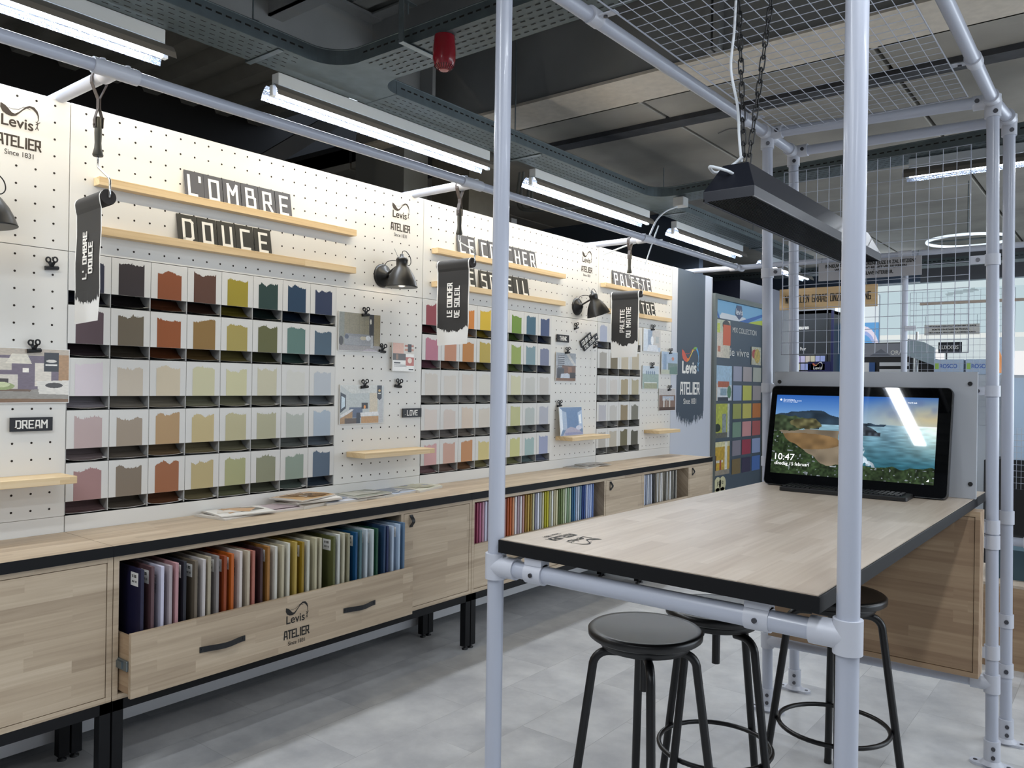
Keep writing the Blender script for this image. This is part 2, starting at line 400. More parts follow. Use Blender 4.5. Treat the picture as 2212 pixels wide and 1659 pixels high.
# purlins under the deck, along x
mb = MB()
for y in (1.9, 2.75, 3.55):
    mb.box(-1.2, X1, y, y+.012, 3.62, 3.88); mb.box(-1.2, X1, y, y+.1, 3.62, 3.634); mb.box(-1.2, X1, y-.09, y+.012, 3.868, 3.88)
struct('trim_3', mb, BEAM)
# main beam along y with bolted end plate, column and brace
mb = MB(); mb.box(-.68,-.66,-4,4.0,3.45,3.86); mb.box(-.77,-.57,-4,4.0,3.86,3.88); mb.box(-.77,-.57,-4,4.0,3.43,3.45)
mb.box(-.8,-.54,4.0,4.03,3.2,3.9)
struct('trim_4', mb, BEAM)
mb = MB(); mb.box(-1.62,-1.28,4.45,4.72,0,3.6); mb.box(-1.92,-1.66,4.5,4.7,0,3.6)
struct('trim_5', mb, mat('column_grey', '7d8080', .7))
struct('trim_6', MB().box(-1.26,-.85,4.75,5.2,0,3.5), CONCD)
mb = MB(); mb.prism([(-.06,0),(.06,0),(.06,2.9),(-.06,2.9)], (-1.9,1.9,1.9), (0,.6,-.8), (0,.8,.6), (.05,0,0))
struct('trim_7', mb, mat('brace_steel', '3c3e42', .7))
# outer walls
struct('wall_left', MB().box(X0-.1, X0, Y0, Y1, 0, 4.2), DARKW)
struct('wall_behind', MB().box(X0, X1, Y0-.1, Y0, 0, 4.2), mat('wall_pale', 'a8aaae', .8))
mb = MB(); mb.box(X1, X1+.1, Y0, 3, 0, 4.2); mb.box(X1, X1+.1, 3, Y1, 0, .9); mb.box(X1, X1+.1, 3, Y1, 3.0, 4.2)
struct('wall_right', mb, mat('wall_pale', 'a8aaae', .8))
mb = MB(); mb.box(X0, -.6, 12.9, 13.0, 0, 4.2); mb.box(-.6, X1, 12.9, 13.0, 0, .8); mb.box(-.6, X1, 12.9, 13.0, 3.1, 4.2)
for x in (.95, 1.72, 3.5, 5.3, 7.1): mb.box(x, x+.1, 12.88, 13.0, .8, 3.1)
struct('wall_back', mb, mat('wall_slate', '3b4656', .8))
SKYM = mat('bright_sky_beyond', 'ffffff', 1, emit='c4dfee', es=1.0)
GLS = bpy.data.materials.new('window_glass'); GLS.use_nodes = True
b = GLS.node_tree.nodes['Principled BSDF']; b.inputs['Transmission Weight'].default_value = 1; b.inputs['Roughness'].default_value = 0; b.inputs['IOR'].default_value = 1.02; b.inputs['Base Color'].default_value = (.95,.98,1,1)
struct('window_1', MB().box(-.6, X1, 12.94, 12.95, .8, 3.1), GLS)
struct('window_2', MB().box(X1+.04, X1+.05, 3, Y1, .9, 3.0), GLS)
area('window_daylight', (4.2, 12.8, 2.0), 9.0, 2.2, (-PI/2, 0, 0), P_WIN, (.86,.93,1))
area('window_daylight', (X1-.1, 8, 2.0), 2.0, 9.0, (0, PI/2, 0), P_WIN, (.86,.93,1))
# slate bulkhead wall at the end of the studio and bulkhead over the daylight zone
struct('wall_end', MB().box(-3.2, -.35, 7.9, 8.0, 0, ZC), NAVYW)
struct('trim_8', MB().box(.97, X1, 12.1, 12.6, 2.9, ZC), mat('bulkhead_grey', '56565a', .8))

# ------------------------------------------------------------------ display wall modules
LBL = 'PEG'
def holes(mb, ys, zs, skip=lambda y, z: False):
    n = 8
    for y in ys:
        for z in zs:
            if skip(y, z): continue
            mb.add([(.0006, y+.0045*math.cos(2*PI*k/n), z+.0045*math.sin(2*PI*k/n)) for k in range(n)], [tuple(range(n))])
def frange(a, n, d): return [a+i*d for i in range(n)]
ROWU = frange(2.561, 9, -.0659); ROWL = frange(1.965, 16, -.0655)
def jag(mb, y0, y1, z0, z1, seed, x, dip=.012):
    """painted colour field with a brushed ragged top edge"""
    r = random.Random(seed); n = 46; ks = [r.uniform(-1, 1) for _ in range(6)]; pts = []
    for i in range(n+1):
        t = i/n; k = t*5; j = min(4, int(k)); base = ks[j]*(1-(k-j))+ks[j+1]*(k-j)
        pts.append(z1+base*dip*.8+r.uniform(-.0028, .0028)+(.006 if r.random() < .1 else 0))
    for i in range(n):
        ya = y0+(y1-y0)*i/n; yb = y0+(y1-y0)*(i+1)/n
        mb.add([(x,ya,z0),(x,yb,z0),(x,yb,pts[i+1]),(x,ya,pts[i])], [(0,1,2,3)])
ORD = ['first','second','third','fourth','fifth','sixth','seventh','eighth']
COLS1 = ['1b1d33 2a1f20 87461c 553322 9a8a1e 14352f 0b3350 23304f','513f45 655a48 8f4a17 8a6a35 a39450 5f6038 5b7a73 4c6172',
 'd5cbd2 c4b9a9 cdc0a8 c8c4a2 cac6a0 c6c1a8 d2d1ca b9bfc6','b8a4a3 9e9080 b0916a c1b083 b9b28e b0ad91 b3b8b0 a9b6c3','a07d7c 7f7263 99613f b7a77a a5a67b 8b8d74 8c9b8e 56677a']
COLS2 = ['8d3f48 b5485a cf8135 d4b22c b5b33c 71913a 46687c 4a587c','b7788a c08a6e bb8046 b7a24f bdb860 95a65c 7f98a0 7c829a',
 'cfc9c1 d3cdc5 d5ccc3 d5d2c9 d6d1b1 d0ceae c6c6c1 c6c2bd','d6ccc5 d1c5bd d5c5b5 d1c9bd d5d1ad bdbd8d b6bdba b1b3bd','cfa3a3 c9a394 c08c62 cdbf84 d2cf98 c4c48a 9db5b4 9aa2bf']
COLS3 = ['a9b0c4 8f8a80 b0a890 b8b098','a8a49c 7f7560 c4b9a3 beb49f','c9c4bf d0cac4 ac9f83 b3ab90','b9b8bd c4c1bb 94866b 7c7b70','b5b1aa b9b2a4 6f6a52 5b5a50']
def cname(h):
    r, g, b = [int(h[i:i+2], 16) for i in (0,2,4)]; mx, mn = max(r,g,b), min(r,g,b); L = (mx+mn)/510
    s = mx-mn; tone = 'very dark ' if L < .16 else 'dark ' if L < .32 else '' if L < .58 else 'light ' if L < .72 else 'pale '
    if s < 16: base = 'grey'
    else:
        hh = ((g-b)/s % 6 if mx == r else (b-r)/s+2 if mx == g else (r-g)/s+4)*60
        base = 'red' if hh < 12 or hh > 345 else ('brown' if L < .36 else 'orange') if hh < 34 else ('ochre' if L < .5 else 'beige') if hh < 50 else 'yellow green' if hh < 80 else 'green' if hh < 165 else 'teal' if hh < 200 else 'blue' if hh < 255 else 'mauve'
        if s < 34 and L > .3: base = {'red':'mauve','brown':'taupe','orange':'beige','ochre':'khaki'}.get(base, base+' grey' if base in ('green','blue','teal') else base)
    return tone+base
def module(y0, y1, cols, colb, which, lb0, hs, logo_y, ledges, gy):
    t = thing('display_wall', which+' white pegboard wall panel with ' + ('a grid of colour cards' if cols else 'a clipped room picture'), 'display wall', (0, y0, 0), 'white pegboard wall panels')
    sk = lambda y, z: abs(y-logo_y) < .1 and 2.31 < z < 2.53
    up = MB(); up.box(-.018, 0, y0+.0015, y1-.0015, 2.0012, 2.59, .001); up.m = 1
    holes(up, hs, ROWU, sk); up.build('upper_panel', [BOARD, HOLE], t)
    lo = MB(); lo.box(-.018, 0, lb0+.001, y1-.0015, .9492, 1.9988, .001); lo.m = 1
    holes(lo, [h for h in hs if h > lb0+.02], ROWL); lo.build('lower_panel', [BOARD, HOLE], t)
    MB().box(-.018, 0, y0+.0015, y1-.0015, .6, .9478, .001).build('base_strip', BOARD, t)
    MB().box(-.165, -.14, y0+.002, y1-.002, .03, 2.585).box(-.14, -.0, y0+.003, y1-.003, .06, .599).build('backing', [BOARD2], t)
    if logo_y:
        lg = MB(); brand(lg, (.0008, logo_y, 2.388), (0,1,0), (0,0,1), .147); lg.build('brand_print', INK, t)
    if cols:
        n = len(colb)-1; g = MB()
        g.m = 1; g.box(-.135, -.13, colb[0], lb0, .95, 1.998); g.m = 0
        for yb in colb: g.box(-.13, -.002, yb-.0022, yb+.0022, .952, 1.998)
        g.m = 1
        for r in range(5): g.box(-.13, -.001, colb[0]+.002, lb0, 1.7895-.2105*r-.0015, 1.7895-.2105*r+.001); g.box(-.13, -.001, colb[0]+.002, lb0, 1.8455-.2105*r+.03, 1.8455-.2105*r+.032)
        g.build('pocket_grid', [mat('pocket_board', 'a9a9a8', .6), mat('pocket_inside', '3e3e3e', .7)], t)
        for r in range(5):
            row = cols[r].split()
            for c in range(n):
                a, b = colb[c]+.001, colb[c+1]-.001; zt = 1.9985-.2105*r; zb = zt-.153; pw = b-a
                k = MB(); k.box(.0002, .0032, a, b, zb, zt, .0006); k.m = 1
                jag(k, a+pw*.175, b-pw*.17, zb+.0004, zt-.03+.006*math.sin(c*2.3+r), hash((which, r, c)) & 0xffff, .0038)
                cm = mat('paint_'+row[c], row[c], .6)
                lab(k.build('colour_card', [CARD, cm], t), '%s colour card with a brushed top edge' % cname(row[c]))
                # the leaflets inside: one folded sheet, top-level
                s = MB(); rr = random.Random(r*31+c*7+int(y0*10)); lift = rr.uniform(.003, .009); zz = zb-.054
                for q in range(2):
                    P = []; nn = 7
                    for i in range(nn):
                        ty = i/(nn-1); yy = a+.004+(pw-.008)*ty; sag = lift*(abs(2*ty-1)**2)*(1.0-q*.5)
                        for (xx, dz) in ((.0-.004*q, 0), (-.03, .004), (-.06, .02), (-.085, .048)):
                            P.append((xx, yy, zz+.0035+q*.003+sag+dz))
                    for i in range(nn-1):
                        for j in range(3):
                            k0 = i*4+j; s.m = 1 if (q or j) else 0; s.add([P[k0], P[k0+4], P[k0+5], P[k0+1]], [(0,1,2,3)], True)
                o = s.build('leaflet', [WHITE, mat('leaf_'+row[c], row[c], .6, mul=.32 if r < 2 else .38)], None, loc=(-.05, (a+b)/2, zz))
                tag(o, 'folded leaflet in the %s pocket of the %s row, %s swatch grid' % (ORD[c], ORD[r], gy), 'leaflet', 'leaflets in the %s swatch grid' % gy)
    for (ya, yb, zt) in ledges:
        s = MB(); s.box(0.0005, .05, ya, yb, zt-.033, zt-.006); s.box(.0005, .022, ya, yb, zt-.006, zt); s.box(.030, .05, ya, yb, zt-.006, zt)
        o = s.build('picture_ledge', WS, None, loc=(.0, ya, zt-.033), bevel=.0008)
        tag(o, '%s narrow pine letter ledge on the %s wall panel' % ('upper' if zt > 2.2 else 'lower', which), 'shelf', 'narrow pine letter ledges')
    return t
P = .0672
hs0 = frange(1.338-26*P, 27, P); hs1 = frange(1.455, 29, P); hs2 = frange(3.45, 29, .0662); hs3 = frange(5.41, 18, P)
module(-.57, 1.3955, None, None, 'leftmost', -.57, hs0, 1.213, [(-.47, .87, 2.311), (-.47, .87, 2.111)], 'leftmost')
module(1.3955, 3.3865, COLS1, [1.3955+i*.168 for i in range(9)], 'second', 2.7395, hs1, 3.199, [(1.488, 2.832, 2.311), (1.488, 2.832, 2.111)], 'left')
module(3.3865, 5.3385, COLS2, [3.3865+i*.1655 for i in range(9)], 'third', 4.7105, hs2, 5.169, [(3.46, 4.816, 2.308), (3.46, 4.816, 2.108)], 'middle')
module(5.3385, 6.6, COLS3, [5.3385, 5.505, 5.675, 5.85, 6.03], 'rightmost', 6.03, hs3, None or 0, [(5.37, 6.507, 2.308), (5.37, 6.507, 2.108)], 'right')
# end panel with the painted banner
t = thing('end_panel', 'tall white end panel with a slate paint banner carrying the rainbow ribbon emblem', 'display wall', (0, 6.6, 0))
MB().box(-.018, 0, 6.6025, 7.45, .03, 2.592, .001).build('panel', mat('end_board', 'c8ccd6', .5), t)
MB().box(-.12, .0, 7.4525, 7.47, .03, 2.592).build('side_edge', BOARD2, t)
bn = MB(); r = random.Random(5); n = 90
for i in range(n):
    a, b = 6.712+.589*i/n, 6.712+.589*(i+1)/n; tt = abs((i+.5)/n-.5)*2
    zb = 1.135+.09*tt+r.uniform(-.03, .03)+(r.uniform(0, .06) if r.random() < .2 else 0)
    bn.add([(.001,a,zb),(.001,b,zb+r.uniform(-.02,.02)),(.001,b,2.592),(.001,a,2.592)], [(0,1,2,3)])
bn.build('paint_banner', mat('slate_paint', '48535f', .5), t)
lg = MB(); brand(lg, (.002, 6.995, 1.483), (0,1,0), (0,0,1), .40, ms=[1,1,2,3,4,5,6], lm=0, bold=.002)
lg.build('brand_print', [LETW]+[mat('rb_'+c, c, .5) for c in ('cf5f4c','e08a3c','e8cf5a','7fae4d','4f9ad2','8fc0e6')], t)

# letter tiles on the ledges
def tiles(word, y0, pitch, zt, dark, which, row, gaps=()):
    cnt = {}; pos = 0; seq = [c for c in word if c != '|']
    y = y0; k = 0
    for i, ch in enumerate(word):
        if ch == '|': y += pitch*.45; continue
        k += 1; r = random.Random(k*13+len(word)); txt = ch
        w_ = pitch-.003
        if ch == 'l': txt = "L'"
        if ch == 'i': txt = 'I'
        lean = .022; x0 = .026; hgt = .127; yy = y+r.uniform(-.0015, .0015)
        o = Vector((x0, yy, zt-.006)); v = Vector((-lean, 0, hgt)).normalized(); u = Vector((0,1,0)); nrm = Vector((hgt, 0, lean)).normalized()
        mb = MB(); mb.prism([(0,0),(w_,0),(w_,hgt),(0,hgt)], o, u, v, nrm*-.003)
        mb.m = 1
        lw = .3 if ch in 'i' else None
        strokes(mb, txt, o+u*(w_*.53)+v*(hgt*.47)+nrm*.0006, u, v, .099, .125, .14, wscale=.84 if txt not in ('M',"L'") else .75)
        if ch == 'i': mb.add([o+u*(w_*.4)+v*(hgt*.93)+nrm*.0006, o+u*(w_*.5)+v*(hgt*.97)+nrm*.0006, o+u*(w_*.6)+v*(hgt*.93)+nrm*.0006], [(0,1,2)])
        ob = mb.build('letter_tile', [dark, LETW], None, loc=o)
        tag(ob, 'grey tile with white letter %s, %s on the %s ledge, %s wall panel' % (txt[0], ['first','second','third','fourth','fifth','sixth','seventh','eighth','ninth','tenth'][k-1]+' tile', row, which), 'letter tile', 'letter tiles on pine ledges')
        y += pitch
T1 = TILE; T2 = mat('tile_anthracite', '2f2f2c', .6)
tiles('lOMBRE', 1.872, .0945, 2.311, T1, 'second', 'upper')
tiles('DOUCE', 1.842, .0965, 2.111, T2, 'second', 'lower')
tiles('LE|COUCHER', 3.672, .087, 2.308, T1, 'third', 'upper')
tiles('DE|SOLEIL', 3.675, .0873, 2.108, T2, 'third', 'lower')
tiles('PALETTE', 5.535, .0915, 2.308, T1, 'rightmost', 'upper')
tiles('DU|MAiTRE', 5.53, .0855, 2.108, T2, 'rightmost', 'lower')

# deep pine shelves low on the panels
for (ya, yb, lb_) in ((.83, 1.377, 'leftmost'), (2.825, 3.355, 'second'), (4.783, 5.306, 'third'), (6.11, 6.503, 'rightmost')):
    o = MB().box(.0005, .15, ya, yb, 1.093, 1.121, .001).build('wall_shelf', WS, None, loc=(0, ya, 1.093))
    tag(o, 'deep pine shelf low on the %s wall panel' % lb_, 'shelf', 'deep pine shelves')

# wall lamps
def lamp(y, z, tilt, label):
    t = thing('wall_lamp', label, 'lamp', (0, y, z), 'black wall lamps')
    MB().lathe([(.066,0),(.066,.006),(.058,.016),(.046,.018),(.044,.024),(.03,.026),(.022,.045),(.008,.052),(0,.053)], (0,y,z), (1,0,0), 36).build('wall_rose', LAMPB, t)
    top = Vector((.145, y+.01+tilt*.02, z+.055))
    MB().tube([(.04,y,z+.008), top-Vector((.02,0,0))], .0065, 10).tube([top-Vector((.03,.0,0)), top+Vector((.01,0,0))], .011, 12).build('arm', LAMPB, t)
    ax = Vector((math.sin(tilt)*-.5, -math.sin(tilt)*.9, 1)).normalized()
    o = top+Vector((0,0,-.01))
    s = MB(); s.lathe([(.087,-.118),(.089,-.116),(.087,-.112),(.080,-.085),(.066,-.05),(.048,-.02),(.032,0),(.032,.03),(.034,.033),(.028,.045),(.012,.05),(.008,.066),(0,.067)], o, ax, 40)
    s.m = 1; s.lathe([(.085,-.1175),(.078,-.085),(.064,-.05),(.046,-.022),(.02,-.014),(0,-.013)], o, ax, 40)
    s.build('lamp_shade', [LAMPB, mat('shade_inner_white', 'f4f2ea', .5, emit='fff3dd', es=1.6)], t)
    MB().lathe([(0,-.104),(.02,-.098),(.029,-.075),(.024,-.05),(.014,-.03),(0,-.03)], o, ax, 20).build('bulb', mat('bulb_glow', 'ffffff', .5, emit='fff2da', es=14), t)
    c = MB(); tp = o+ax*.064
    c.cable([tp, tp+Vector((0,.006,.018)), tp+Vector((0,.03,.02)), tp+Vector((0,.06,-.004)), tp+Vector((.0,.068,-.035)), tp+Vector((0,.055,-.055)), tp+Vector((0,.034,-.052))], .0022, 6)
    c.cable([(.012,y+.005,z+.06),(.03,y+.008,z+.078),(.07,y+.01,z+.082),(.11,y,z+.075)], .0022, 6)
    c.build('cable', mat('cable_black', '17140f', .6), t)
    MB().tube([o+ax*.03+Vector((-.0,-.02,0)), o+ax*.03+Vector((-.01,-.05,.06))], .0016, 6).build('switch_lever', CHROME, t)
    l = bpy.data.lights.new('bulb_light', 'POINT'); l.energy = 2.2; l.color = (1,.86,.68); l.shadow_soft_size = .03
    lo = bpy.data.objects.new('bulb_light', l); C.objects.link(lo); lo.location = o-ax*.10-Vector((0,y,z)); lo.parent = t
lamp(3.066, 2.096, 0, 'black bell wall lamp between the second and third letter ledges')
lamp(5.038, 2.092, .35, 'black bell wall lamp tilted forward on the third wall panel, right of the ledges')
lamp(1.045, 2.098, .1, 'black bell wall lamp cut by the left edge, on the leftmost panel')

# bulldog clips
def clip(): 
    t = thing('bulldog_clip', '', 'clip', (0,0,0), 'black bulldog clips')
    j = MB(); j.prism([(0,-.009),(.014,-.006),(.016,.002),(.006,.008),(0,.006)], (0,-.024,0), (1,0,0), (0,0,1), (0,.048,0)); j.build('jaw', BLK, t)
    for s in (-1, 1):
        b = MB(); b.ribbon([(.008,0,.004),(.012,s*.004,.014),(.014+.003*s,s*.009,.024)], .014, (0,1,.2), .0022)
        b.tube([(.014+.0095*math.cos(a)*.35+.004*s, s*.011+.0095*math.cos(a)*.7, .031+.0095*math.sin(a)) for a in [2*PI*i/14 for i in range(14)]], .0033, 6, closed=True)
        b.build('lever', BLK, t)
    return t
c0 = clip()
CL = [(1.33, 1.925, 'black clip alone on the leftmost panel below the seam'), (1.27, 1.600, 'black clip holding the purple living room picture'),
 (2.933, 1.866, 'black clip holding the grey sofa picture at its top'), (3.062, 1.672, 'black clip on the lower right corner of the grey sofa picture'),
 (2.933, 1.471, 'black clip holding the kitchen picture'), (3.19, 1.477, 'black clip hanging alone right of the kitchen picture'),
 (5.022, 1.928, 'black clip alone above the white-on-black THINK sign'), (4.90, 1.738, 'black clip holding the loft staircase picture'),
 (4.806, 1.345, 'black clip at the corner of the blue bedroom picture'), (5.295, 1.80, 'black clip touching the slanted arrow sign'),
 (6.215, 1.992, 'black clip holding the topmost of four pale room pictures'), (6.552, 1.80, 'black clip holding the pale blue bedroom picture at the far right'),
 (6.213, 1.662, 'black clip holding the pale dining sideboard picture'), (6.545, 1.467, 'black clip holding the brown dining chairs picture')]
for i, (y, z, l) in enumerate(CL):
    o = c0 if i == 0 else dup(c0, (.004, y, z)); o.location = (.004 if i in (0,5,6,9,3) else .009, y, z); o['label'] = l
    if i in (3, 5): o.rotation_euler = (-.12, 0, 0)
    if i in (0,): o.rotation_euler = (.1, 0, 0)
    if i in (6, 9): o.rotation_euler = (.3, 0, 0)

# small black word signs
def sign(txts, cy, cz, w_, h, ang, label, th=.8):
    t = thing('word_sign', label, 'sign', (.004, cy, cz), 'small black word signs')
    u = Vector((0, math.cos(ang), math.sin(ang))); v = Vector((0, -math.sin(ang), math.cos(ang)))
    o = Vector((.008, cy, cz)); mb = MB(); mb.prism([(-w_/2,-h/2),(w_/2,-h/2),(w_/2,h/2),(-w_/2,h/2)], o, u, v, (.005,0,0)); mb.m = 1
    strokes(mb, txts, o+Vector((.0055,0,0)), u, v, h*.62, .15, .25, width=w_*th)
    mb.build('plate', [mat('sign_black', '15161c', .5), LETW], t)
    MB().lathe([(.003,0),(.003,.002),(0,.003)], o+Vector((.005,0,0))-u*w_*.38-v*h*.2, (1,0,0), 8).lathe([(.003,0),(.003,.002),(0,.003)], o+Vector((.005,0,0))+u*w_*.1-v*h*.2, (1,0,0), 8).build('screw', CHROME, t)
sign('DREAM', 1.266, 1.317, .15, .053, 0, 'black sign reading DREAM under the purple room picture', .72)
sign('LOVE', 3.304, 1.322, .152, .052, 0, 'black sign reading LOVE right of the kitchen picture', .55)
sign('THINK', 4.845, 1.840, .155, .054, 0, 'black sign reading THINK above the loft staircase picture', .58)
sign('COLOR OF', 5.158, 1.845, .165, .057, .50, 'upper slanted black sign reading COLOR OF', .8)
sign('THE YEAR >', 5.222, 1.832, .225, .050, .50, 'lower slanted black sign with arrow reading THE YEAR', .88)

# ------------------------------------------------------------------ pictures (flat prints)
import numpy as np
def noise2(w_, h, cell, seed):
    r = np.random.RandomState(seed); g = r.rand(int(h/cell)+3, int(w_/cell)+3)
    y, x = np.mgrid[0:h, 0:w_]; x = x/cell; y = y/cell; xi = x.astype(int); yi = y.astype(int); fx = x-xi; fy = y-yi
    fx = fx*fx*(3-2*fx); fy = fy*fy*(3-2*fy)
    return (g[yi, xi]*(1-fx)*(1-fy)+g[yi, xi+1]*fx*(1-fy)+g[yi+1, xi]*(1-fx)*fy+g[yi+1, xi+1]*fx*fy)
def img(name, arr, rough=.3, emit=0.0):
    """node material reading a per-corner colour attribute; arr is only computed, never loaded"""
    m = bpy.data.materials.new(name); m.use_nodes = True; nt = m.node_tree; b = nt.nodes['Principled BSDF']
    a = nt.nodes.new('ShaderNodeAttribute'); a.attribute_name = 'print'; b.inputs['Roughness'].default_value = rough
    if emit:
        b.inputs['Base Color'].default_value = (.004,.004,.005,1)
        nt.links.new(a.outputs['Color'], b.inputs['Emission Color']); b.inputs['Emission Strength'].default_value = emit
    else: nt.links.new(a.outputs['Color'], b.inputs['Base Color'])
    return m
def pic_mesh(name, arr, o, u, v, m, parent):
    h, w_ = arr.shape[:2]; o, u, v = Vector(o), Vector(u), Vector(v)
    ys, xs = np.mgrid[0:h+1, 0:w_+1]; P = np.array(o)+(xs[..., None]/w_)*np.array(u)+(1-ys[..., None]/h)*np.array(v)
    off = Vector((0,0,0)); p = parent
    while p is not None: off += Vector(p.location); p = p.parent
    P = P.reshape(-1, 3)-np.array(off); i = (ys[:-1, :-1]*(w_+1)+xs[:-1, :-1]).ravel()
    Fc = np.stack([i+w_+1, i+w_+2, i+1, i], 1)
    me = bpy.data.meshes.new(name); me.from_pydata(P.tolist(), [], Fc.tolist()); me.materials.append(m)
    ca = me.color_attributes.new('print', 'FLOAT_COLOR', 'CORNER')
    c = arr.reshape(-1, 3); c = np.where(c <= .04045, c/12.92, ((c+.055)/1.055)**2.4)
    c4 = np.repeat(np.concatenate([c, np.ones((len(c), 1))], 1), 4, 0); ca.data.foreach_set('color', c4.ravel().astype(np.float32))
    o = bpy.data.objects.new(name, me); C.objects.link(o); o.parent = parent; return o
def hx(h): return np.array([int(h[i:i+2], 16)/255 for i in (0,2,4)])
class Art:
    def __init__(s, w_, h, base):
        k = 2 if w_ < 200 else 1; w_ *= k; h *= k; s.w = w_; s.h = h; s.a = np.ones((h, w_, 3))*hx(base); s.Y, s.X = np.mgrid[0:h, 0:w_]; s.x = (s.X+.5)/w_; s.y = (s.Y+.5)/h
    def rect(s, x0, y0, x1, y1, c, al=1): m = (s.x >= x0)&(s.x < x1)&(s.y >= y0)&(s.y < y1); s.a[m] = s.a[m]*(1-al)+hx(c)*al; return s
    def poly(s, pts, c, al=1):
        m = np.zeros(s.x.shape, bool); n = len(pts); j = n-1
        for i in range(n):
            xi, yi = pts[i]; xj, yj = pts[j]
            cnd = ((yi > s.y) != (yj > s.y))&(s.x < (xj-xi)*(s.y-yi)/((yj-yi) or 1e-9)+xi); m ^= cnd; j = i
        s.a[m] = s.a[m]*(1-al)+hx(c)*al; return s
    def ell(s, cx, cy, rx, ry, c, al=1): m = ((s.x-cx)/rx)**2+((s.y-cy)/ry)**2 < 1; s.a[m] = s.a[m]*(1-al)+hx(c)*al; return s
    def grain(s, amt, cell=2, seed=1): amt *= .4; cell = cell*1.5; s.a *= (1+amt*(noise2(s.w, s.h, cell, seed)-.5))[..., None]; s.a = np.clip(s.a, 0, 1); return s
def picture(y0, y1, z0, z1, art, label, x=.006, lean=0.0, group='clipped room pictures', name='room_picture'):
    t = thing(name, label, 'picture', (x, y0, z0), group)
    d = Vector((-lean, 0, z1-z0)); o = Vector((x+lean, y0, z0))
    MB().prism([(0,0),(y1-y0,0),(y1-y0,1),(0,1)], o, (0,1,0), d, (.003,0,0)).build('card', WHITE, t)
    pic_mesh('print', art.a, o+Vector((.0036,.003,.003)), (0,y1-y0-.006,0), d*((z1-z0-.006)/(z1-z0)), img('print_'+name+str(int(y0*100)), None), t)
# purple living room
a = Art(100, 86, '6c5f6e'); a.rect(0,0,.28,1,'8e7b84').rect(.28,.0,1,.13,'b7ab9c').rect(.5,.18,.62,.4,'c9c2b4').rect(.42,.48,.66,.75,'cfc8bc').rect(.48,.56,.6,.75,'3a2f2a')
a.poly([(.62,.1),(.72,.1),(.75,.28),(.58,.28)],'ddd6c6').rect(.77,.26,.88,.7,'d8d0c4').rect(.93,.1,1,.75,'a8835c').poly([(.25,.8),(1,.74),(1,1),(.25,1)],'8f8a82').poly([(.25,.92),(1,.94),(1,1),(.25,1)],'7a5c40')
a.poly([(.78,.6),(1,.58),(1,.86),(.8,.84)],'dcd8d0').ell(.9,.68,.06,.05,'3b3634').poly([(.42,.74),(.75,.76),(.74,.8),(.4,.78)],'6b5443').ell(.56,.7,.08,.07,'93a06a').ell(.56,.67,.05,.05,'c5cda0').rect(.32,.66,.4,.76,'b0776a').rect(.83,.06,.93,.42,'171a22').ell(.88,.22,.035,.03,'d8d4cc')
a.rect(.84,.28,.92,.31,'e8e6e0').rect(.69,.36,.73,.44,'efe9df').grain(.25)
picture(.86, 1.402, 1.398, 1.609, a, 'wide print of a purple living room with fireplace, clipped on the leftmost panel', .006)
# grey sofa
a = Art(90, 66, '6b6655'); a.rect(0,0,.12,1,'7d8078').rect(.12,0,.72,.62,'837d68').rect(.72,0,.84,.85,'34353a').rect(.84,0,1,1,'8c8166')
for k in range(1,5): a.rect(.12+.12*k,.05,.123+.12*k,.6,'716b58')
a.rect(.12,.3,.72,.31,'716b58').rect(0,.85,1,1,'8f8b8a').rect(.15,.55,.74,.86,'7f8185').rect(.12,.62,.8,.84,'8d8f93').rect(.76,.57,.82,.9,'a2a4a8').ell(.18,.64,.05,.06,'4a5263').ell(.58,.66,.08,.05,'b5ac98').ell(.7,.65,.06,.07,'c9cdd2').ell(.76,.2,.02,.07,'ddd9cc').poly([(.55,1),(.7,.92),(.9,.97),(.95,1)],'a39aa2').ell(.05,.75,.05,.12,'332f30').grain(.3,2,3)
picture(2.752, 3.05, 1.664, 1.874, a, 'print of a grey sofa before a panelled wall, upper left of the second panel', .006)
# kitchen
a = Art(90, 64, 'b7bcbb'); a.poly([(0,0),(1,0),(.8,.2),(.25,.22)],'c8c9c4').rect(.2,.22,.7,.6,'b3b9b8').rect(.66,.2,.85,.75,'cbbfa9').rect(.2,.58,.5,.85,'55627a').poly([(0,.18),(.12,.26),(.12,.6),(0,.72)],'333b46').poly([(.02,.28),(.1,.33),(.1,.55),(.02,.62)],'c7d8e2')
a.poly([(0,.78),(.25,.62),(.3,.64),(.05,.86)],'d8d8d8').poly([(0,.86),(.27,.68),(.27,.85),(.1,1),(0,1)],'a7855f').rect(.48,.46,.62,.62,'1b1c20').ell(.55,.57,.025,.05,'e89a4e').poly([(.45,.72),(.86,.7),(.9,.8),(.46,.82)],'dcdcdc').rect(.47,.82,.88,1,'b98f5f').rect(.36,.72,.45,1,'2e3542')
a.rect(.88,.35,.97,1,'b5b7ba').rect(.84,0,.95,.34,'141a28').ell(.895,.14,.03,.03,'c8a45a').rect(.86,.2,.93,.23,'e6e4dd').poly([(.84,.34),(.95,.34),(.9,.4)],'141a28').rect(.1,.86,.36,1,'5d5048').grain(.25,2,4)
picture(2.768, 3.084, 1.269, 1.483, a, 'print of a kitchen with an island and fireplace, lower left of the second panel', .006)
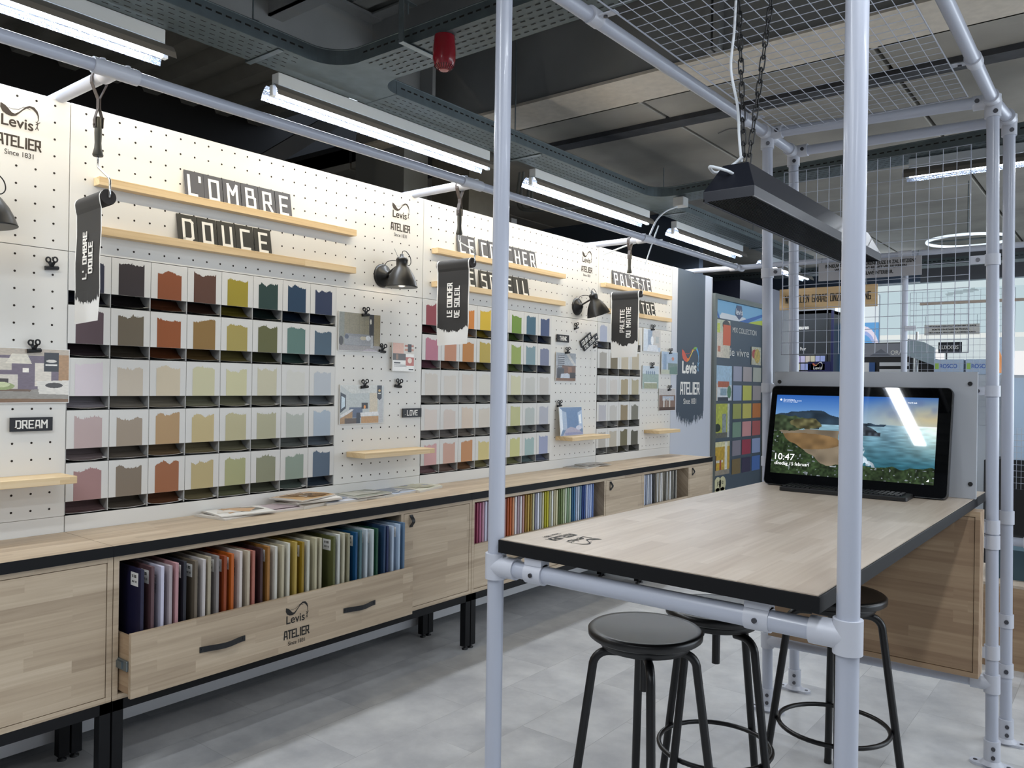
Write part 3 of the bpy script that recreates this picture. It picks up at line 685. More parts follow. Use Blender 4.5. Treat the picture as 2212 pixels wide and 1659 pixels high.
# flyer
a = Art(48, 46, 'e9e7e2'); a.rect(0,0,.6,.38,'d5a896').rect(.5,0,1,.38,'cfc7bd').rect(.55,.05,.98,.12,'a8604a').rect(.55,.2,.98,.27,'b8826a').rect(.7,.02,.88,.32,'15171d').rect(0,.38,.6,.62,'4a4744').rect(.15,.4,.25,.6,'8b6a54').rect(.6,.5,1,.8,'b55f52').ell(.8,.62,.1,.1,'e3d2c2').rect(.05,.68,.35,.74,'3a3a3a').rect(.05,.78,.6,.8,'777777').rect(.05,.83,.65,.85,'777777').rect(.75,.92,.98,.97,'222222').grain(.1)
picture(3.13, 3.303, 1.562, 1.727, a, 'small salmon and white flyer hanging from a clear hook, second panel', .02, name='flyer', group='flyers')
# loft
a = Art(60, 56, '8d8b8a'); a.rect(0,0,1,.45,'9aa0a8').poly([(.45,0),(.62,0),(1,.42),(.9,.45)],'c2c0bc').rect(.08,.1,.42,.55,'5d626b')
for k in range(6): a.rect(.1,.12+.07*k,.42,.14+.07*k,'c9ccd0')
a.rect(.3,.45,1,.75,'6a4c3c').rect(.6,.5,.8,.7,'8a6048').rect(.05,.55,.4,.95,'3a3c44').poly([(.25,.75),(.6,.72),(.85,.95),(.2,1)],'b9c0cb').rect(.7,.7,1,.9,'2f2b2c').rect(0,.9,1,1,'7a5b46').grain(.35,2,5)
picture(4.762, 5.025, 1.525, 1.738, a, 'print of a loft with a staircase and shelves, under the THINK sign', .006)
# blue bedroom
a = Art(60, 56, '6e87a8'); a.poly([(0,.0),(.12,.1),(.12,.75),(0,1)],'dfe6ee').poly([(.12,.12),(.3,.18),(.3,.8),(.12,.8)],'a6b6cb').rect(.3,.05,.8,.75,'6a86ab').poly([(.8,.2),(1,.1),(1,.8),(.82,.7)],'a9bcd6').poly([(.84,.3),(.95,.25),(.95,.6),(.86,.6)],'eef3f8').poly([(.1,1),(.25,.78),(.45,.7),(.8,.78),(1,1)],'aaa7bb').ell(.82,.74,.13,.08,'c9cddd').rect(.2,.9,1,1,'8e93b4').grain(.12,3,6)
picture(4.772, 5.075, 1.124, 1.336, a, 'print of a blue bedroom leaning on the third panel shelf', .03, lean=.02, group='leaning pictures')
for (y0_, y1_, z0_, z1_, kind, l) in ((6.06,6.375,1.798,1.995,0,'topmost of four pale prints at the right end, a white curtain room'), (6.385,6.70,1.606,1.812,1,'pale blue bedroom print overhanging the end panel, below the topmost print'),
      (6.054,6.349,1.474,1.677,2,'pale print of a sideboard with a row of objects, rightmost panel'), (6.36,6.68,1.280,1.481,3,'brown print of dining chairs by a window, lowest of the four at the right end')):
    a = Art(50, 50, 'b7c3d2')
    if kind == 0: a.rect(0,0,.25,1,'cdd6e2').rect(.25,.05,.5,.9,'8e9fb6').rect(.5,0,1,.8,'c3bfbc').ell(.5,.5,.08,.2,'e8eaee').poly([(.3,.7),(.8,.7),(.9,1),(.2,1)],'d9dde4').rect(.7,.3,.9,.6,'aeb4b6')
    if kind == 1: a.rect(0,0,1,.55,'a9bcd2').rect(.1,.1,.3,.9,'8ba2bd').ell(.7,.3,.08,.08,'c58d7c').rect(.4,.5,1,.95,'7d8f8c').poly([(.5,.7),(1,.62),(1,1),(.45,1)],'6f8a82').rect(0,.8,.5,1,'bfc4b2')
    if kind == 2: a.rect(0,0,1,.35,'c9d4de').rect(0,.35,1,1,'9fb2ac'); [a.ell(.25+.12*k,.3,.04,.09,'7f93a8') for k in range(5)]; a.rect(.1,.72,.9,.76,'e4e6e2').rect(.1,.76,.9,1,'a5a98e')
    if kind == 3: a.rect(0,0,1,.3,'c6c2c0').rect(0,.3,1,1,'8b7468').rect(.2,.35,.9,.55,'b7c0cc').rect(.25,.45,.33,.95,'d9d5ce').rect(.6,.45,.68,.95,'d1cbc2').rect(.4,.5,.5,.9,'a59488').rect(0,.85,1,1,'5b4a42')
    a.grain(.18, 3, 8+kind)
    picture(y0_, y1_, z0_, z1_, a, l, .006 if kind != 1 else .012)

# ------------------------------------------------------------------ counter and cabinets
def counter(y0, y1, l):
    t = thing('countertop', l, 'countertop', (0, y0, .845), 'black edged counter tops')
    MB().box(.0015, .412, y0+.001, y1-.001, .8475, .8848, .001).build('wood_top', WY, t)
    MB().box(.412, .4145, y0+.001, y1-.001, .8455, .8846).box(.0015, .4125, y0+.0005, y1-.0005, .845, .8475).box(.0015, .414, y0-.0002, y0+.001, .845, .884).box(.0015, .414, y1-.001, y1+.0002, .845, .884).build('edge_band', BLKM, t)
counter(-.57, 1.395, 'pale wood counter top with black edge, leftmost section cut by the frame')
counter(1.395, 3.384, 'pale wood counter top with black edge above the open drawer')
counter(3.384, 5.345, 'pale wood counter top with black edge above the rainbow sample boards')
counter(5.345, 6.6, 'pale wood counter top with black edge, rightmost short section')
def strap_pull(mb, y0, y1, z, x, vertical=False, z1=None):
    pts = []
    for i in range(13):
        t = i/12; b = math.sin(PI*t)**2*.022
        if vertical: pts.append((x+.002+b*.8, y0, z1+(z-z1)*t))
        else: pts.append((x+.002+b, y0+(y1-y0)*t, z))
    mb.ribbon(pts, .022, (0,1,0) if vertical else (0,0,1), .0025)
def cabinet(y0, y1, ydiv, door_right, front, label, key):
    """front: 'door' closed left part, 'open' compartment with drawer"""
    t = thing('cabinet', label, 'cabinet', (.2, y0, 0), 'low wood cabinets on black frames')
    x0, x1 = .02, .385; zb, zt = .312, .8445; th = .02
    m = MB(); m.box(x0, x1+.015, y0, y0+th, zb, zt); m.box(x0, x1+.015, y1-th, y1, zb, zt); m.box(x0, x1+.015, y0+th, y1-th, zb, zb+th); m.box(x0, x1+.015, y0+th, y1-th, zt-th, zt); m.box(x0, x0+.01, y0+th, y1-th, zb+th, zt-th)
    if ydiv: m.box(x0+.01, x1+.015, ydiv-.01, ydiv+.009, zb+th, zt-th)
    m.build('carcass', WY, t, bevel=.0008)
    fr = MB()
    for (a, b) in ((y0+.002, y0+.042), (y1-.042, y1-.002)):
        for (xa, xb) in ((.03, .07), (.36, .40)): fr.box(xa, xb, a, b, .02, .272)
    fr.box(.36, .40, y0+.002, y1-.002, .272, .3115); fr.box(.03, .07, y0+.002, y1-.002, .272, .3115); fr.box(.03, .4, y0+.002, y0+.042, .272, .3115); fr.box(.03, .4, y1-.042, y1-.002, .272, .3115)
    fr.build('base_frame', BLKM, t, bevel=.001)
    for yy in (y0+.022, y1-.022):
        for xx in (.05, .38): MB().lathe([(.017,0),(.017,.006),(.006,.01),(.006,.022)], (xx,yy,0), n=12).build('foot', BLK, t)
    return t
def door(t, y0, y1, pull_y=None):
    d = MB().box(.383, .4, y0+.002, y1-.002, .3345, .8225, .0008).build('door', WY, t)
    if pull_y:
        p = MB(); strap_pull(p, pull_y, 0, .815, .4, True, .752); p.tube([(.4,pull_y,.806),(.4045,pull_y,.806)], .005, 8); p.build('pull_strap', HANDM, d)
def drawer(t, y0, y1, xf, pulls, branded, zt=.57):
    d = MB().box(xf-.018, xf, y0+.002, y1-.002, .3345, zt, .0008).build('drawer', WY, t)
    s = MB(); ye = y1-.004
    s.box(xf-.38, xf-.018, y0+.006, y0+.02, .345, zt-.015); s.box(xf-.38, xf-.018, ye-.016, ye-.002, .345, zt-.015); s.box(xf-.38, xf-.018, y0+.02, ye-.016, .345, .357); s.box(xf-.38, xf-.366, y0+.02, ye-.016, .357, zt-.1)
    s.build('drawer_box', WX, d)
    if xf > .42:
        MB().box(xf-.3, xf-.02, y0-.004, y0+.006, .43, .468, .002).box(xf-.34,xf-.05,y0-.009,y0-.004,.436,.462).build('slide_rail', STEEL, d)
    for (a, b) in pulls:
        p = MB(); strap_pull(p, a, b, .446, xf)
        for yy in (a+.01, b-.01): p.tube([(xf,yy,.446),(xf+.006,yy,.446)], .005, 8)
        p.build('pull_strap', HANDM, d)
    if branded:
        lg = MB(); brand(lg, (xf+.0008, 2.15, .408), (0,1,0), (0,0,1), .128, bold=.0007); lg.build('brand_print', INKB, d)
t = cabinet(-.56, 1.4, None, None, 'door', 'leftmost low wood cabinet with a plain closed door', 'a'); door(t, -.54, 1.379)
t = cabinet(1.403, 3.403, 2.863, True, 'open', 'low wood cabinet with its wide drawer pulled out', 'b'); door(t, 2.873, 3.382, 2.923); drawer(t, 1.424, 2.855, .49, [(1.694,1.895),(2.408,2.601)], True)
t = cabinet(3.406, 5.375, 4.832, True, 'open', 'low wood cabinet with the tight rainbow row of sample boards', 'c'); door(t, 4.843, 5.354, 4.903); drawer(t, 3.427, 4.822, .398, [(3.7,3.9),(4.4,4.6)], False, .585)
t = cabinet(5.378, 6.64, 6.17, True, 'open', 'rightmost low wood cabinet with the grey row of sample boards', 'd'); door(t, 6.18, 6.619, 6.232); drawer(t, 5.4, 6.16, .398, [(5.7,5.85)], False, .585)

# sample boards
def sample(y, col, xf, z0, z1, label, depth=.3, th=.0125, sticker=1, grp='sample boards'):
    t = MB(); t.box(xf-depth, xf, y-th, y, z0, z1, .0008)
    k = 1
    if sticker == 1:
        t.m = 1; t.box(xf-.075, xf-.02, y-th-.0006, y-th, z1-.066, z1-.016); t.m = 2
        strokes(t, '1A 3006', (xf-.047, y-th-.001, z1-.03), (1,0,0), (0,0,1), .010, .2, .2, width=.038)
        strokes(t, 'ARVE IXO', (xf-.047, y-th-.001, z1-.05), (1,0,0), (0,0,1), .007, .16, .2, width=.034)
    elif sticker == 2:
        t.m = 2
        for q in range(2): strokes(t, 'OMBRE PALE', (xf-.045+.009*q, y-th-.0008, z1-.07), (0,0,1), (-1,0,0), .005, .18, .2, width=.07)
    o = t.build('sample_board', [mat('board_'+col, col, .45), WHITE, INKB], None, loc=(xf-depth/2, y, z0)); tag(o, label, 'sample board', grp); return o
YB = [1.4852,1.5248,1.5627,1.5952,1.6207,1.6527,1.6994,1.7332,1.7566,1.7921,1.8263,1.8586,1.8972,1.9333,1.9575,1.9953,2.0298,2.0668,2.1019,2.1312,2.1685,2.2062,2.2359,2.2766,2.3034,2.3801,2.4073,2.4357,2.4658,2.5121,2.5392,2.5748,2.6141,2.6423,2.6907,2.7112,2.7456,2.7887,2.8203]
CB = '1c1b38 5c4347 c3c1d3 a69b9f b2868a 23242d 6c6153 bfb9b7 a29884 857f7e 8a3f1f b0591d cdc3bd b8ab97 a5675a 40292b 986a35 c9c6bc b8ae94 c9c5b6 ae954b 8f7420 c3c1b3 b7b094 aea78f 595c35 c4c6c0 b3ae98 8f8b72 134a73 4f6d72 b9c3ca bdc5c7 1c4a36 27405e 1d2b52 a9b8cb a8bbd1 5a7590'.split()
def ordinal(n):
    o = ['','first','second','third','fourth','fifth','sixth','seventh','eighth','ninth','tenth','eleventh','twelfth','thirteenth','fourteenth','fifteenth','sixteenth','seventeenth','eighteenth','nineteenth']
    if n < 20: return o[n]
    t_ = {2:'twent',3:'thirt',4:'fort',5:'fift'}[n//10]; return t_+'ieth' if n % 10 == 0 else t_+'y-'+o[n % 10]
STK = [1,1,2,2,0,1,1,2,1,1,1,1,2,2,0,2,1,2,2,2,2,1,0,0,2,1,2,2,0,1,0,1,1,1,0,1,0,1,1]
for i, (y, c) in enumerate(zip(YB, CB)):
    sample(y, c, .462, .36, .792+.004*math.sin(i*1.7), '%s paint sample board, %s from the left in the pulled-out drawer' % (cname(c), ordinal(i+1)), .31, .0125, STK[i], 'sample boards in the open drawer')
C2 = '7a2440 8e3350 a9607e b98a9a cfcfe0 b5a9b4 c9c2cf dcdbe4 8f5a6e c9a9a4 d8cdd0 96645c a34a1e b85a24 c98a62 e0dcdc a48e96 d9d2d4 b38a84 94701f b99a4a 8a6d26 c4bd93 8e8fa0 dfe2ea a9aaa8 c9c3a0 a7a01d bdb52c aca983 dfe0da b5ad8c dad4ae 4f5d2c 6c7c4a a9b58a cfd6c2 7f9a76 b5c3a4 245272 3a6d93 a9b6cc c9d2df 6e8ca0 1f3a78 3a5590 c4cbe0 98a8cf b4c2e2 5a72a8'.split()
for i, c in enumerate(C2):
    y = 3.464+i*.0257; sample(y, c, .374, .36 if False else .36, .812+.002*math.sin(i*2.1), '%s sample board, %s from the left in the rainbow row' % (cname(c), ordinal(i+1)), .3, .0135, 2 if i % 5 == 1 else 0, 'rainbow sample boards')
C3 = '6f7480 c9cfdd 8c94a6 dfe3ea 9aa0ac c6cad4 2c2b2c 4b4845 8c8578 dcdcda a39c8e e3e3e2 b9b5ab 6c675a 5e5a4f d2d1cc 8a8577 e6e6e4 6a675e 9b978c 3b3a37 a7a59c'.split()
for i, c in enumerate(C3):
    y = 5.438+i*.0265; sample(y, c, .374, .36, .812, '%s sample board, %s from the left in the grey row' % (cname(c), ordinal(i+1)), .3, .014, 0, 'grey sample boards')

# magazines
def magazine(cx, cy, z, rot, n, cols, label, w_=.2, l=.26):
    t = thing('magazine', label, 'magazine', (cx, cy, z), 'magazines on the counter')
    th = .004+.002*n; m = MB(); r = random.Random(int(cy*100)); u = Vector((math.cos(rot), math.sin(rot), 0)); v = Vector((-math.sin(rot), math.cos(rot), 0)); o = Vector((cx,cy,z))
    nx = 8
    def pt(a, b, h): return o+u*(a-.5)*w_+v*(b-.5)*l+Vector((0,0,h))
    tops = [th*(1-.35*(abs(i/nx-.5)*2)**3) for i in range(nx+1)]
    for i in range(nx):
        for h0, h1, k in ((tops[i], tops[i+1], 1),):
            m.m = 0; m.add([pt(i/nx,0,h0),pt((i+1)/nx,0,h1),pt((i+1)/nx,1,h1),pt(i/nx,1,h0)], [(0,1,2,3)], True)
        m.m = 1; m.add([pt(i/nx,0,0),pt((i+1)/nx,0,0),pt((i+1)/nx,0,tops[i+1]),pt(i/nx,0,tops[i])], [(0,1,2,3)])
        m.add([pt(i/nx,1,0),pt((i+1)/nx,1,0),pt((i+1)/nx,1,tops[i+1]),pt(i/nx,1,tops[i])], [(3,2,1,0)])
    m.add([pt(0,0,0),pt(0,1,0),pt(0,1,tops[0]),pt(0,0,tops[0])], [(3,2,1,0)]); m.add([pt(1,0,0),pt(1,1,0),pt(1,1,tops[-1]),pt(1,0,tops[-1])], [(0,1,2,3)])
    m.add([pt(0,0,0),pt(1,0,0),pt(1,1,0),pt(0,1,0)], [(3,2,1,0)])
    m.m = 2
    for k in range(5): hh = th+.0004+.0002*k; m.add([pt(r.uniform(.05,.4),r.uniform(.05,.4),hh),pt(r.uniform(.5,.95),r.uniform(.05,.45),hh),pt(r.uniform(.5,.95),r.uniform(.5,.95),hh),pt(r.uniform(.05,.5),r.uniform(.5,.95),hh)], [(0,1,2,3)]); m.m = 2+(k % 3)
    m.build('pages', [mat('cover_'+cols[0], cols[0], .25), mat('page_edges', 'c9c4bb', .7)]+[mat('cover_'+c, c, .25) for c in (cols[1], cols[2], cols[3])], t)
    return z+th
MG = [(.11, 2.075, .15, 3, ['cfc9c2','b08a5e','4c4a44','dcd8d4'], 'nearest open-faced magazine with a tan room cover'),
 (.12, 2.09, .0, 0, None, None), (.11, 2.30, -.1, 5, ['cdbfc0','b5a4a8','e3dfe0','8d7f80'], 'magazine with a pale pink cover, second pile'),
 (.10, 2.49, .2, 9, ['bdb3a6','8a6f52','d6d0c8','5a4f46'], 'thick magazine at the base of the tallest pile'),
 (.11, 2.66, .0, 6, ['c2c4cc','8f99ab','e4e4e8','6a6f7c'], 'magazine with a bluish cover right of the tallest pile'),
 (.10, 2.86, -.15, 6, ['a7a49c','6d6f68','cfcdc6','4a3a34'], 'magazine with an olive grey cover, fifth pile'),
 (.10, 3.04, .1, 6, ['a9b2c2','8492aa','d6d9de','c8b48e'], 'magazine with a blue cover, sixth pile'),
 (.08, 3.28, .25, 7, ['d9d8c6','c9c6a8','e8e7df','8a94b8'], 'magazine with a cream cover near the counter joint')]
zc = .8851
for (cx, cy, rt, n, cols, l) in MG:
    if not cols: continue
    z1 = magazine(cx, cy, zc, rt, n, cols, l)
    if n == 9:
        z2 = magazine(.105, 2.50, z1, -.05, 6, ['d8d2cb','3c3a3c','b9b0a4','eae6e0'], 'second magazine in the tallest pile, dark lettered')
        magazine(.10, 2.47, z2, .25, 3, ['c9a477','8b6a45','e2d8ca','6e5842'], 'top magazine of the tallest pile with a tan wood cover')
    if n == 5 and cy < 2.4: pass
    if cy < 2.1: magazine(.12, 2.10, z1, -.12, 2, ['e6e2da','c0925c','5a5648','d9cfc2'], 'white-headed magazine on top of the nearest pile')
    if cy > 2.8 and cy < 2.9: magazine(.11, 2.84, z1, .1, 2, ['8e9080','b9b7a8','5c5f55','d5d3c8'], 'thin magazine lying over the olive grey one')
z1 = magazine(.07, 5.03, zc, .2, 2, ['a9a49e','6a6660','d2cec8','8a7a6a'], 'grey magazine on the third counter section'); magazine(.06, 5.16, z1, -.3, 1, ['6f6c68','a7a29a','cfcac2','4a4846'], 'dark thin magazine across the grey one')

# ------------------------------------------------------------------ wall rail of white pipe with brackets and LED strips
RX, RZ, PR = .44, 2.602, .0232
t = thing('wall_rail', 'long white pipe rail on brackets above the pegboard wall', 'pipe rail', (RX, 3, RZ))
MB().tube([(RX,-.5,RZ),(RX,7.05,RZ)], PR, 20).build('rail_pipe', PIPE, t)
MB().tube([(RX,7.05,RZ),(6.5,7.05,RZ)], PR, 20).build('cross_pipe', PIPE, t)
for yb in (1.358, 3.306, 5.313, 7.05):
    b = MB(); b.tube([(-.138,yb,RZ-.0),(RX-.02,yb,RZ)], PR-.0005, 18); b.build('bracket_pipe', PIPE, t)
    j = MB(); j.tube([(RX,yb-.075,RZ),(RX,yb+.085,RZ)], PR+.0055, 22); j.tube([(RX-.08,yb,RZ-.001),(RX,yb,RZ)], PR+.0055, 20)
    for yy in (yb-.04, yb+.05): j.tube([(RX,yy,RZ+PR),(RX,yy,RZ+PR+.01)], .009, 10)
    j.build('pipe_tee', PIPEJ, t)
for (a, b) in ((-.45,1.26),(1.46,3.22),(3.40,5.22),(5.4,6.96)):
    MB().box(RX-PR-.003, RX-PR+.003, a, b, RZ-.010, RZ+.000).build('led_strip', mat('led_glow', 'ffffff', .5, emit='fff0d2', es=12), t)
    area('strip_light', (-PR-.006, (a+b)/2-3, -.006), .012, (b-a), (0, math.radians(62), 0), P_STRIP*(b-a)/1.76, (1,.86,.62), t)

# hanging banners on paint rollers
def banner(o, rotz, l1, l2, label, tail, sc=1.0):
    t = thing('roller_banner', label, 'banner', (0,0,0), 'black roller banners')
    r0 = .0285
    rl = MB(); rl.tube([(-.128,0,0),(.128,0,0)], r0-.002, 24); rl.build('roller', mat('roller_felt', '35302e', .8), t)
    sh = MB(); hw = .118; n = 24
    for i in range(n):                                    # paper wrapped over the roller, then hanging in front
        a0 = math.radians(-60+250*i/n); a1 = math.radians(-60+250*(i+1)/n)
        for (m_, xa, xb) in ((1,-hw-.004,-hw+.004),(0,-hw+.004,hw-.004),(1,hw-.004,hw+.004)):
            sh.m = m_; sh.add([(xa, r0*math.cos(a0), r0*math.sin(a0)),(xb, r0*math.cos(a0), r0*math.sin(a0)),(xb, r0*math.cos(a1), r0*math.sin(a1)),(xa, r0*math.cos(a1), r0*math.sin(a1))], [(0,1,2,3)], True)
    rnd = random.Random(int(tail*1000)); ragged = [ -.35+.0-.045*(1-abs(i/30-.5)*2)+rnd.uniform(-.014,.012) for i in range(31)]
    a = math.radians(190); pz0 = r0*math.sin(a); py0 = r0*math.cos(a)
    rows = [(pz0, py0), (pz0-.02, py0+.003), (pz0-.034, py0+.007), (-.12, py0+.008), (-.22, py0+.004), (-.33, py0+.006)]
    for i in range(len(rows)-1):
        (za, ya), (zb, yb) = rows[i], rows[i+1]
        for (m_, xa, xb) in ((1,-hw-.004,-hw+.004),(0,-hw+.004,hw-.004),(1,hw-.004,hw+.004)):
            sh.m = m_; sh.add([(xa,ya,za),(xb,ya,za),(xb,yb,zb),(xa,yb,zb)], [(0,1,2,3)], True)
    sh.m = 1; sh.add([(-hw-.004, py0+.006, -.33),(hw+.004, py0+.006, -.33),(hw-.004, py0+.002, tail),(-hw+.008, py0+.002, tail-.006)], [(0,1,2,3)])
    sh.m = 0
    for i in range(30):
        xa = -hw+.004+(2*hw-.008)*i/30; xb = -hw+.004+(2*hw-.008)*(i+1)/30
        sh.add([(xa,py0+.0052,-.33),(xb,py0+.0052,-.33),(xb,py0+.0042,ragged[i+1]),(xa,py0+.0042,ragged[i])], [(0,1,2,3)])
    sh.m = 2
    strokes(sh, l1, (-.02, py0+.0025, -.20), (0,0,1), (-1,0,0), .041, .17, .3, width=.17+.015*max(0,len(l1)-9))
    w2 = (.17+.015*max(0,len(l1)-9))*len(l2)/len(l1)*1.03
    strokes(sh, l2, (.035, py0+.0025, -.20-(w2-.17)*0-.012), (0,0,1), (-1,0,0), .041, .17, .3, width=w2)
    sh.build('paper_banner', [BANB, WHITE, LETW], t)
    MB().tube([(.128,0,0),(.136,0,.0),(.138,0,.01),(.138,0,.058),(.128,0,.068),(.03,0,.122),(.022,0,.132),(.022,0,.17)], .0042, 10).build('roller_wire', CHROME, t)
    h = MB(); h.lathe([(.017,.165),(.019,.17),(.013,.195),(.0115,.215),(.013,.25),(.012,.305),(.008,.31)], (.022,0,0), n=14); h.build('handle', mat('roller_handle', '34332b', .5), t)
    st = MB(); zt = RZ-o[2]
    p0 = [(.022,-.013,.27),(.022,-.014,.30),(.022,-.003,.34),(.022,-.003,zt-.075),(.022,-PR-.003,zt-.02)]+[(.022,-(PR+.003)*math.cos(q),zt+(PR+.003)*math.sin(q)) for q in [PI*k/8 for k in range(9)]]+[(.022,PR+.003,zt-.02),(.022,.003,zt-.075),(.022,.003,.34),(.022,.014,.30),(.022,.013,.27)]
    st.ribbon(p0, .022, (1,0,0), .0025); st.tube([(.022,-.018,.28),(.022,-.013,.28)], .005, 8); st.build('leather_loop', LEATH, t)
    t.location = o; t.rotation_euler = (0,0,rotz); return t
banner((.300, 1.360, 2.150), math.radians(-4), "L' OMBRE", 'DOUCE', 'narrow-looking black roller banner hanging nearest, at the left', -.445)
banner((.337, 3.306, 2.163), 0, 'LE COUCHER', 'DE SOLEIL', 'middle black roller banner left of the thin near pipe', -.447)
banner((.270, 5.313, 2.192), 0, 'PALETTE', 'DU MAITRE', 'farthest black roller banner, right of the thin near pipe', -.475)

# ------------------------------------------------------------------ table, its pipe frame and things on it
tb = thing('high_table', 'high table with a pale wood top and thick black edge', 'table', (2.4, 2.7, 1.03))
P4 = [(1.958,1.716),(2.833,1.696),(2.843,3.93),(2.008,3.90)]
m = MB(); m.prism(P4, (0,0,1.032), (1,0,0), (0,1,0), (0,0,.0355)); m.build('edge_band', BLKM, tb, bevel=.0012)
ins = [(1.962,1.7205),(2.829,1.7005),(2.839,3.926),(2.012,3.896)]
m = MB(); m.prism(ins, (0,0,1.0672), (1,0,0), (0,1,0), (0,0,.0028)); m.build('wood_top', WT, tb)
lg = MB(); brand(lg, (2.060, 1.862, 1.0705), (-.0,1,0), (1,0,0), .0, ) if False else None
lg = MB(); brand(lg, (2.075, 1.857, 1.0706), (0,-1,0), (1,0,0), .112, bold=.0004); 
lg.build('brand_print', INKB, tb)

NL, NR, FL, FR = (1.930,1.742), (2.880,1.733), (2.009,3.663), (2.905,3.705)
FLt, FRt = (1.984,3.62), (2.872,3.722)
HT = 2.675
def lerp(a, b, t_): return (a[0]+(b[0]-a[0])*t_, a[1]+(b[1]-a[1])*t_)
def post_at(b, tp, z): q = lerp(b, tp, z/HT); return Vector((q[0], q[1], z))
fr = thing('pipe_frame', 'white pipe frame with six posts standing around and behind the high table', 'pipe frame', (2.4, 2.7, 0))
def collar(mb, b, tp, za, zb, ex=.0065): mb.tube([post_at(b,tp,za), post_at(b,tp,zb)], PR+ex, 22)
def flange(b, parent, ax=(1,0)):
    m = MB(); n = 24; L = .048; r_ = .03
    pts = []
    for k in range(n):
        a = 2*PI*k/n; pts.append((b[0]+(L if math.cos(a) > 0 else -L)*ax[0]+r_*math.cos(a), b[1]+r_*math.sin(a)))
    m.prism([(p[0],p[1]) for p in pts], (0,0,0.0), (1,0,0), (0,1,0), (0,0,.011))
    m.tube([(b[0],b[1],.0),(b[0],b[1],.105)], PR+.0065, 22)
    m.lathe([(PR+.02,.011),(PR+.0065,.026)], (b[0],b[1],0), n=22)
    m.m = 1
    for s in (-1, 1): m.tube([(b[0]+s*.058,b[1],.011),(b[0]+s*.058,b[1],.0125)], .008, 10)
    for z in (.045, .08): m.tube([(b[0]+.008,b[1]-PR-.006,z),(b[0]+.008,b[1]-PR-.011,z)], .008, 10)
    return m.build('floor_flange', [PIPEJ, SCREW], parent, bevel=0)
for (b_, tp_) in ((NL,NL),(NR,NR),(FL,FLt),(FR,FRt)):
    MB().tube([post_at(b_,tp_,.012), post_at(b_,tp_,HT)], PR, 24).build('post', PIPE, fr); flange(b_, fr)
ZB = .988
m = MB(); m.tube([(NL[0],NL[1],ZB),(NR[0],NR[1],ZB)], PR, 24); m.build('crossbar', PIPE, fr)
for (b_, s) in ((NL, 1), (NR, -1)):
    m = MB(); m.tube([(b_[0],b_[1],ZB-.036),(b_[0],b_[1],ZB+.036)], PR+.0068, 26); m.tube([(b_[0],b_[1],ZB),(b_[0]+s*.075,b_[1],ZB)], PR+.0065, 26); m.build('pipe_tee', PIPEJ, fr)
for xc in (2.075, 2.69):
    m = MB(); m.tube([(xc-.028,1.7385,ZB),(xc+.028,1.7385,ZB)], PR+.005, 26); m.box(xc-.028, xc+.028, 1.72, 1.757, ZB+PR, 1.0315); m.m = 1; m.tube([(xc,1.7385-PR-.004,ZB),(xc,1.7385-PR-.009,ZB)], .006, 10)
    m.build('saddle_clamp', [PIPEJ, SCREW], fr)
zl = .33
a, b = post_at(FL,FLt,zl), post_at(FR,FRt,zl)
MB().tube([a, b], PR, 20).build('crossbar', PIPE, fr)
for (p_, q_, base) in ((a, b, (FL,FLt)), (b, a, (FR,FRt))):
    d = (q_-p_).normalized(); m = MB(); m.tube([p_, p_+d*.075], PR+.0065, 22); collar(m, *base, zl-.036, zl+.036); m.build('pipe_tee', PIPEJ, fr)
tops = {'a': Vector((1.962,1.742,HT)), 'b': Vector((2.880,1.733,HT)), 'c': Vector((FLt[0],FLt[1],HT)), 'd': Vector((FRt[0],FRt[1],HT))}
MB().tube([(1.955,1.742,HT),(FLt[0],FLt[1],HT),(1.984,3.975,HT)], PR, 24).build('top_rail', PIPE, fr)
MB().tube([(2.88,1.733,HT),(FRt[0],FRt[1],HT),(2.895,4.03,HT)], PR, 24).build('top_rail', PIPE, fr)
MB().tube([tops['c'], tops['d']], PR, 24).build('top_rail', PIPE, fr)
def corner(p_, dirs, parent, top=(0,0,-1)):
    m = MB(); p_ = Vector(p_)
    for d in dirs: d = Vector(d).normalized(); m.tube([p_-d*.02, p_+d*.07], PR+.0068, 22)
    m.m = 1
    for d in dirs[:2]:
        d = Vector(d).normalized(); s = Vector((.45,-1,0)).normalized(); s = (s-d*s.dot(d)).normalized(); q = p_+d*.052+s*(PR+.0062); m.tube([q, q+s*.005], .009, 10)
    return m.build('pipe_corner', [PIPEJ, SCREW], parent)
corner(tops['c'], [(0,0,-1),(1,0,0),(0,-1,0),(0,1,0)], fr); corner(tops['d'], [(0,0,-1),(-1,0,0),(0,-1,0)], fr)
for yy, xx in ((2.15,1.966),(3.36,1.978)):
    m = MB(); m.tube([(xx,yy-.028,HT),(xx,yy+.028,HT)], PR+.005, 22); m.box(xx+PR, xx+.085, yy-.014, yy+.014, HT-.008, HT-.003); m.m = 1; m.tube([(xx+.045,yy,HT-.014),(xx+.045,yy,HT-.008)], .007, 8); m.build('mesh_clamp', [PIPEJ, SCREW], fr)
m = MB(); m.tube([(2.874,3.2,HT),(2.874,3.256,HT)], PR+.005, 22); m.box(2.80, 2.855, 3.215, 3.243, HT-.008, HT-.003); m.m = 1; m.tube([(2.83,3.229,HT-.014),(2.83,3.229,HT-.008)], .007, 8); m.build('mesh_clamp', [PIPEJ, SCREW], fr)
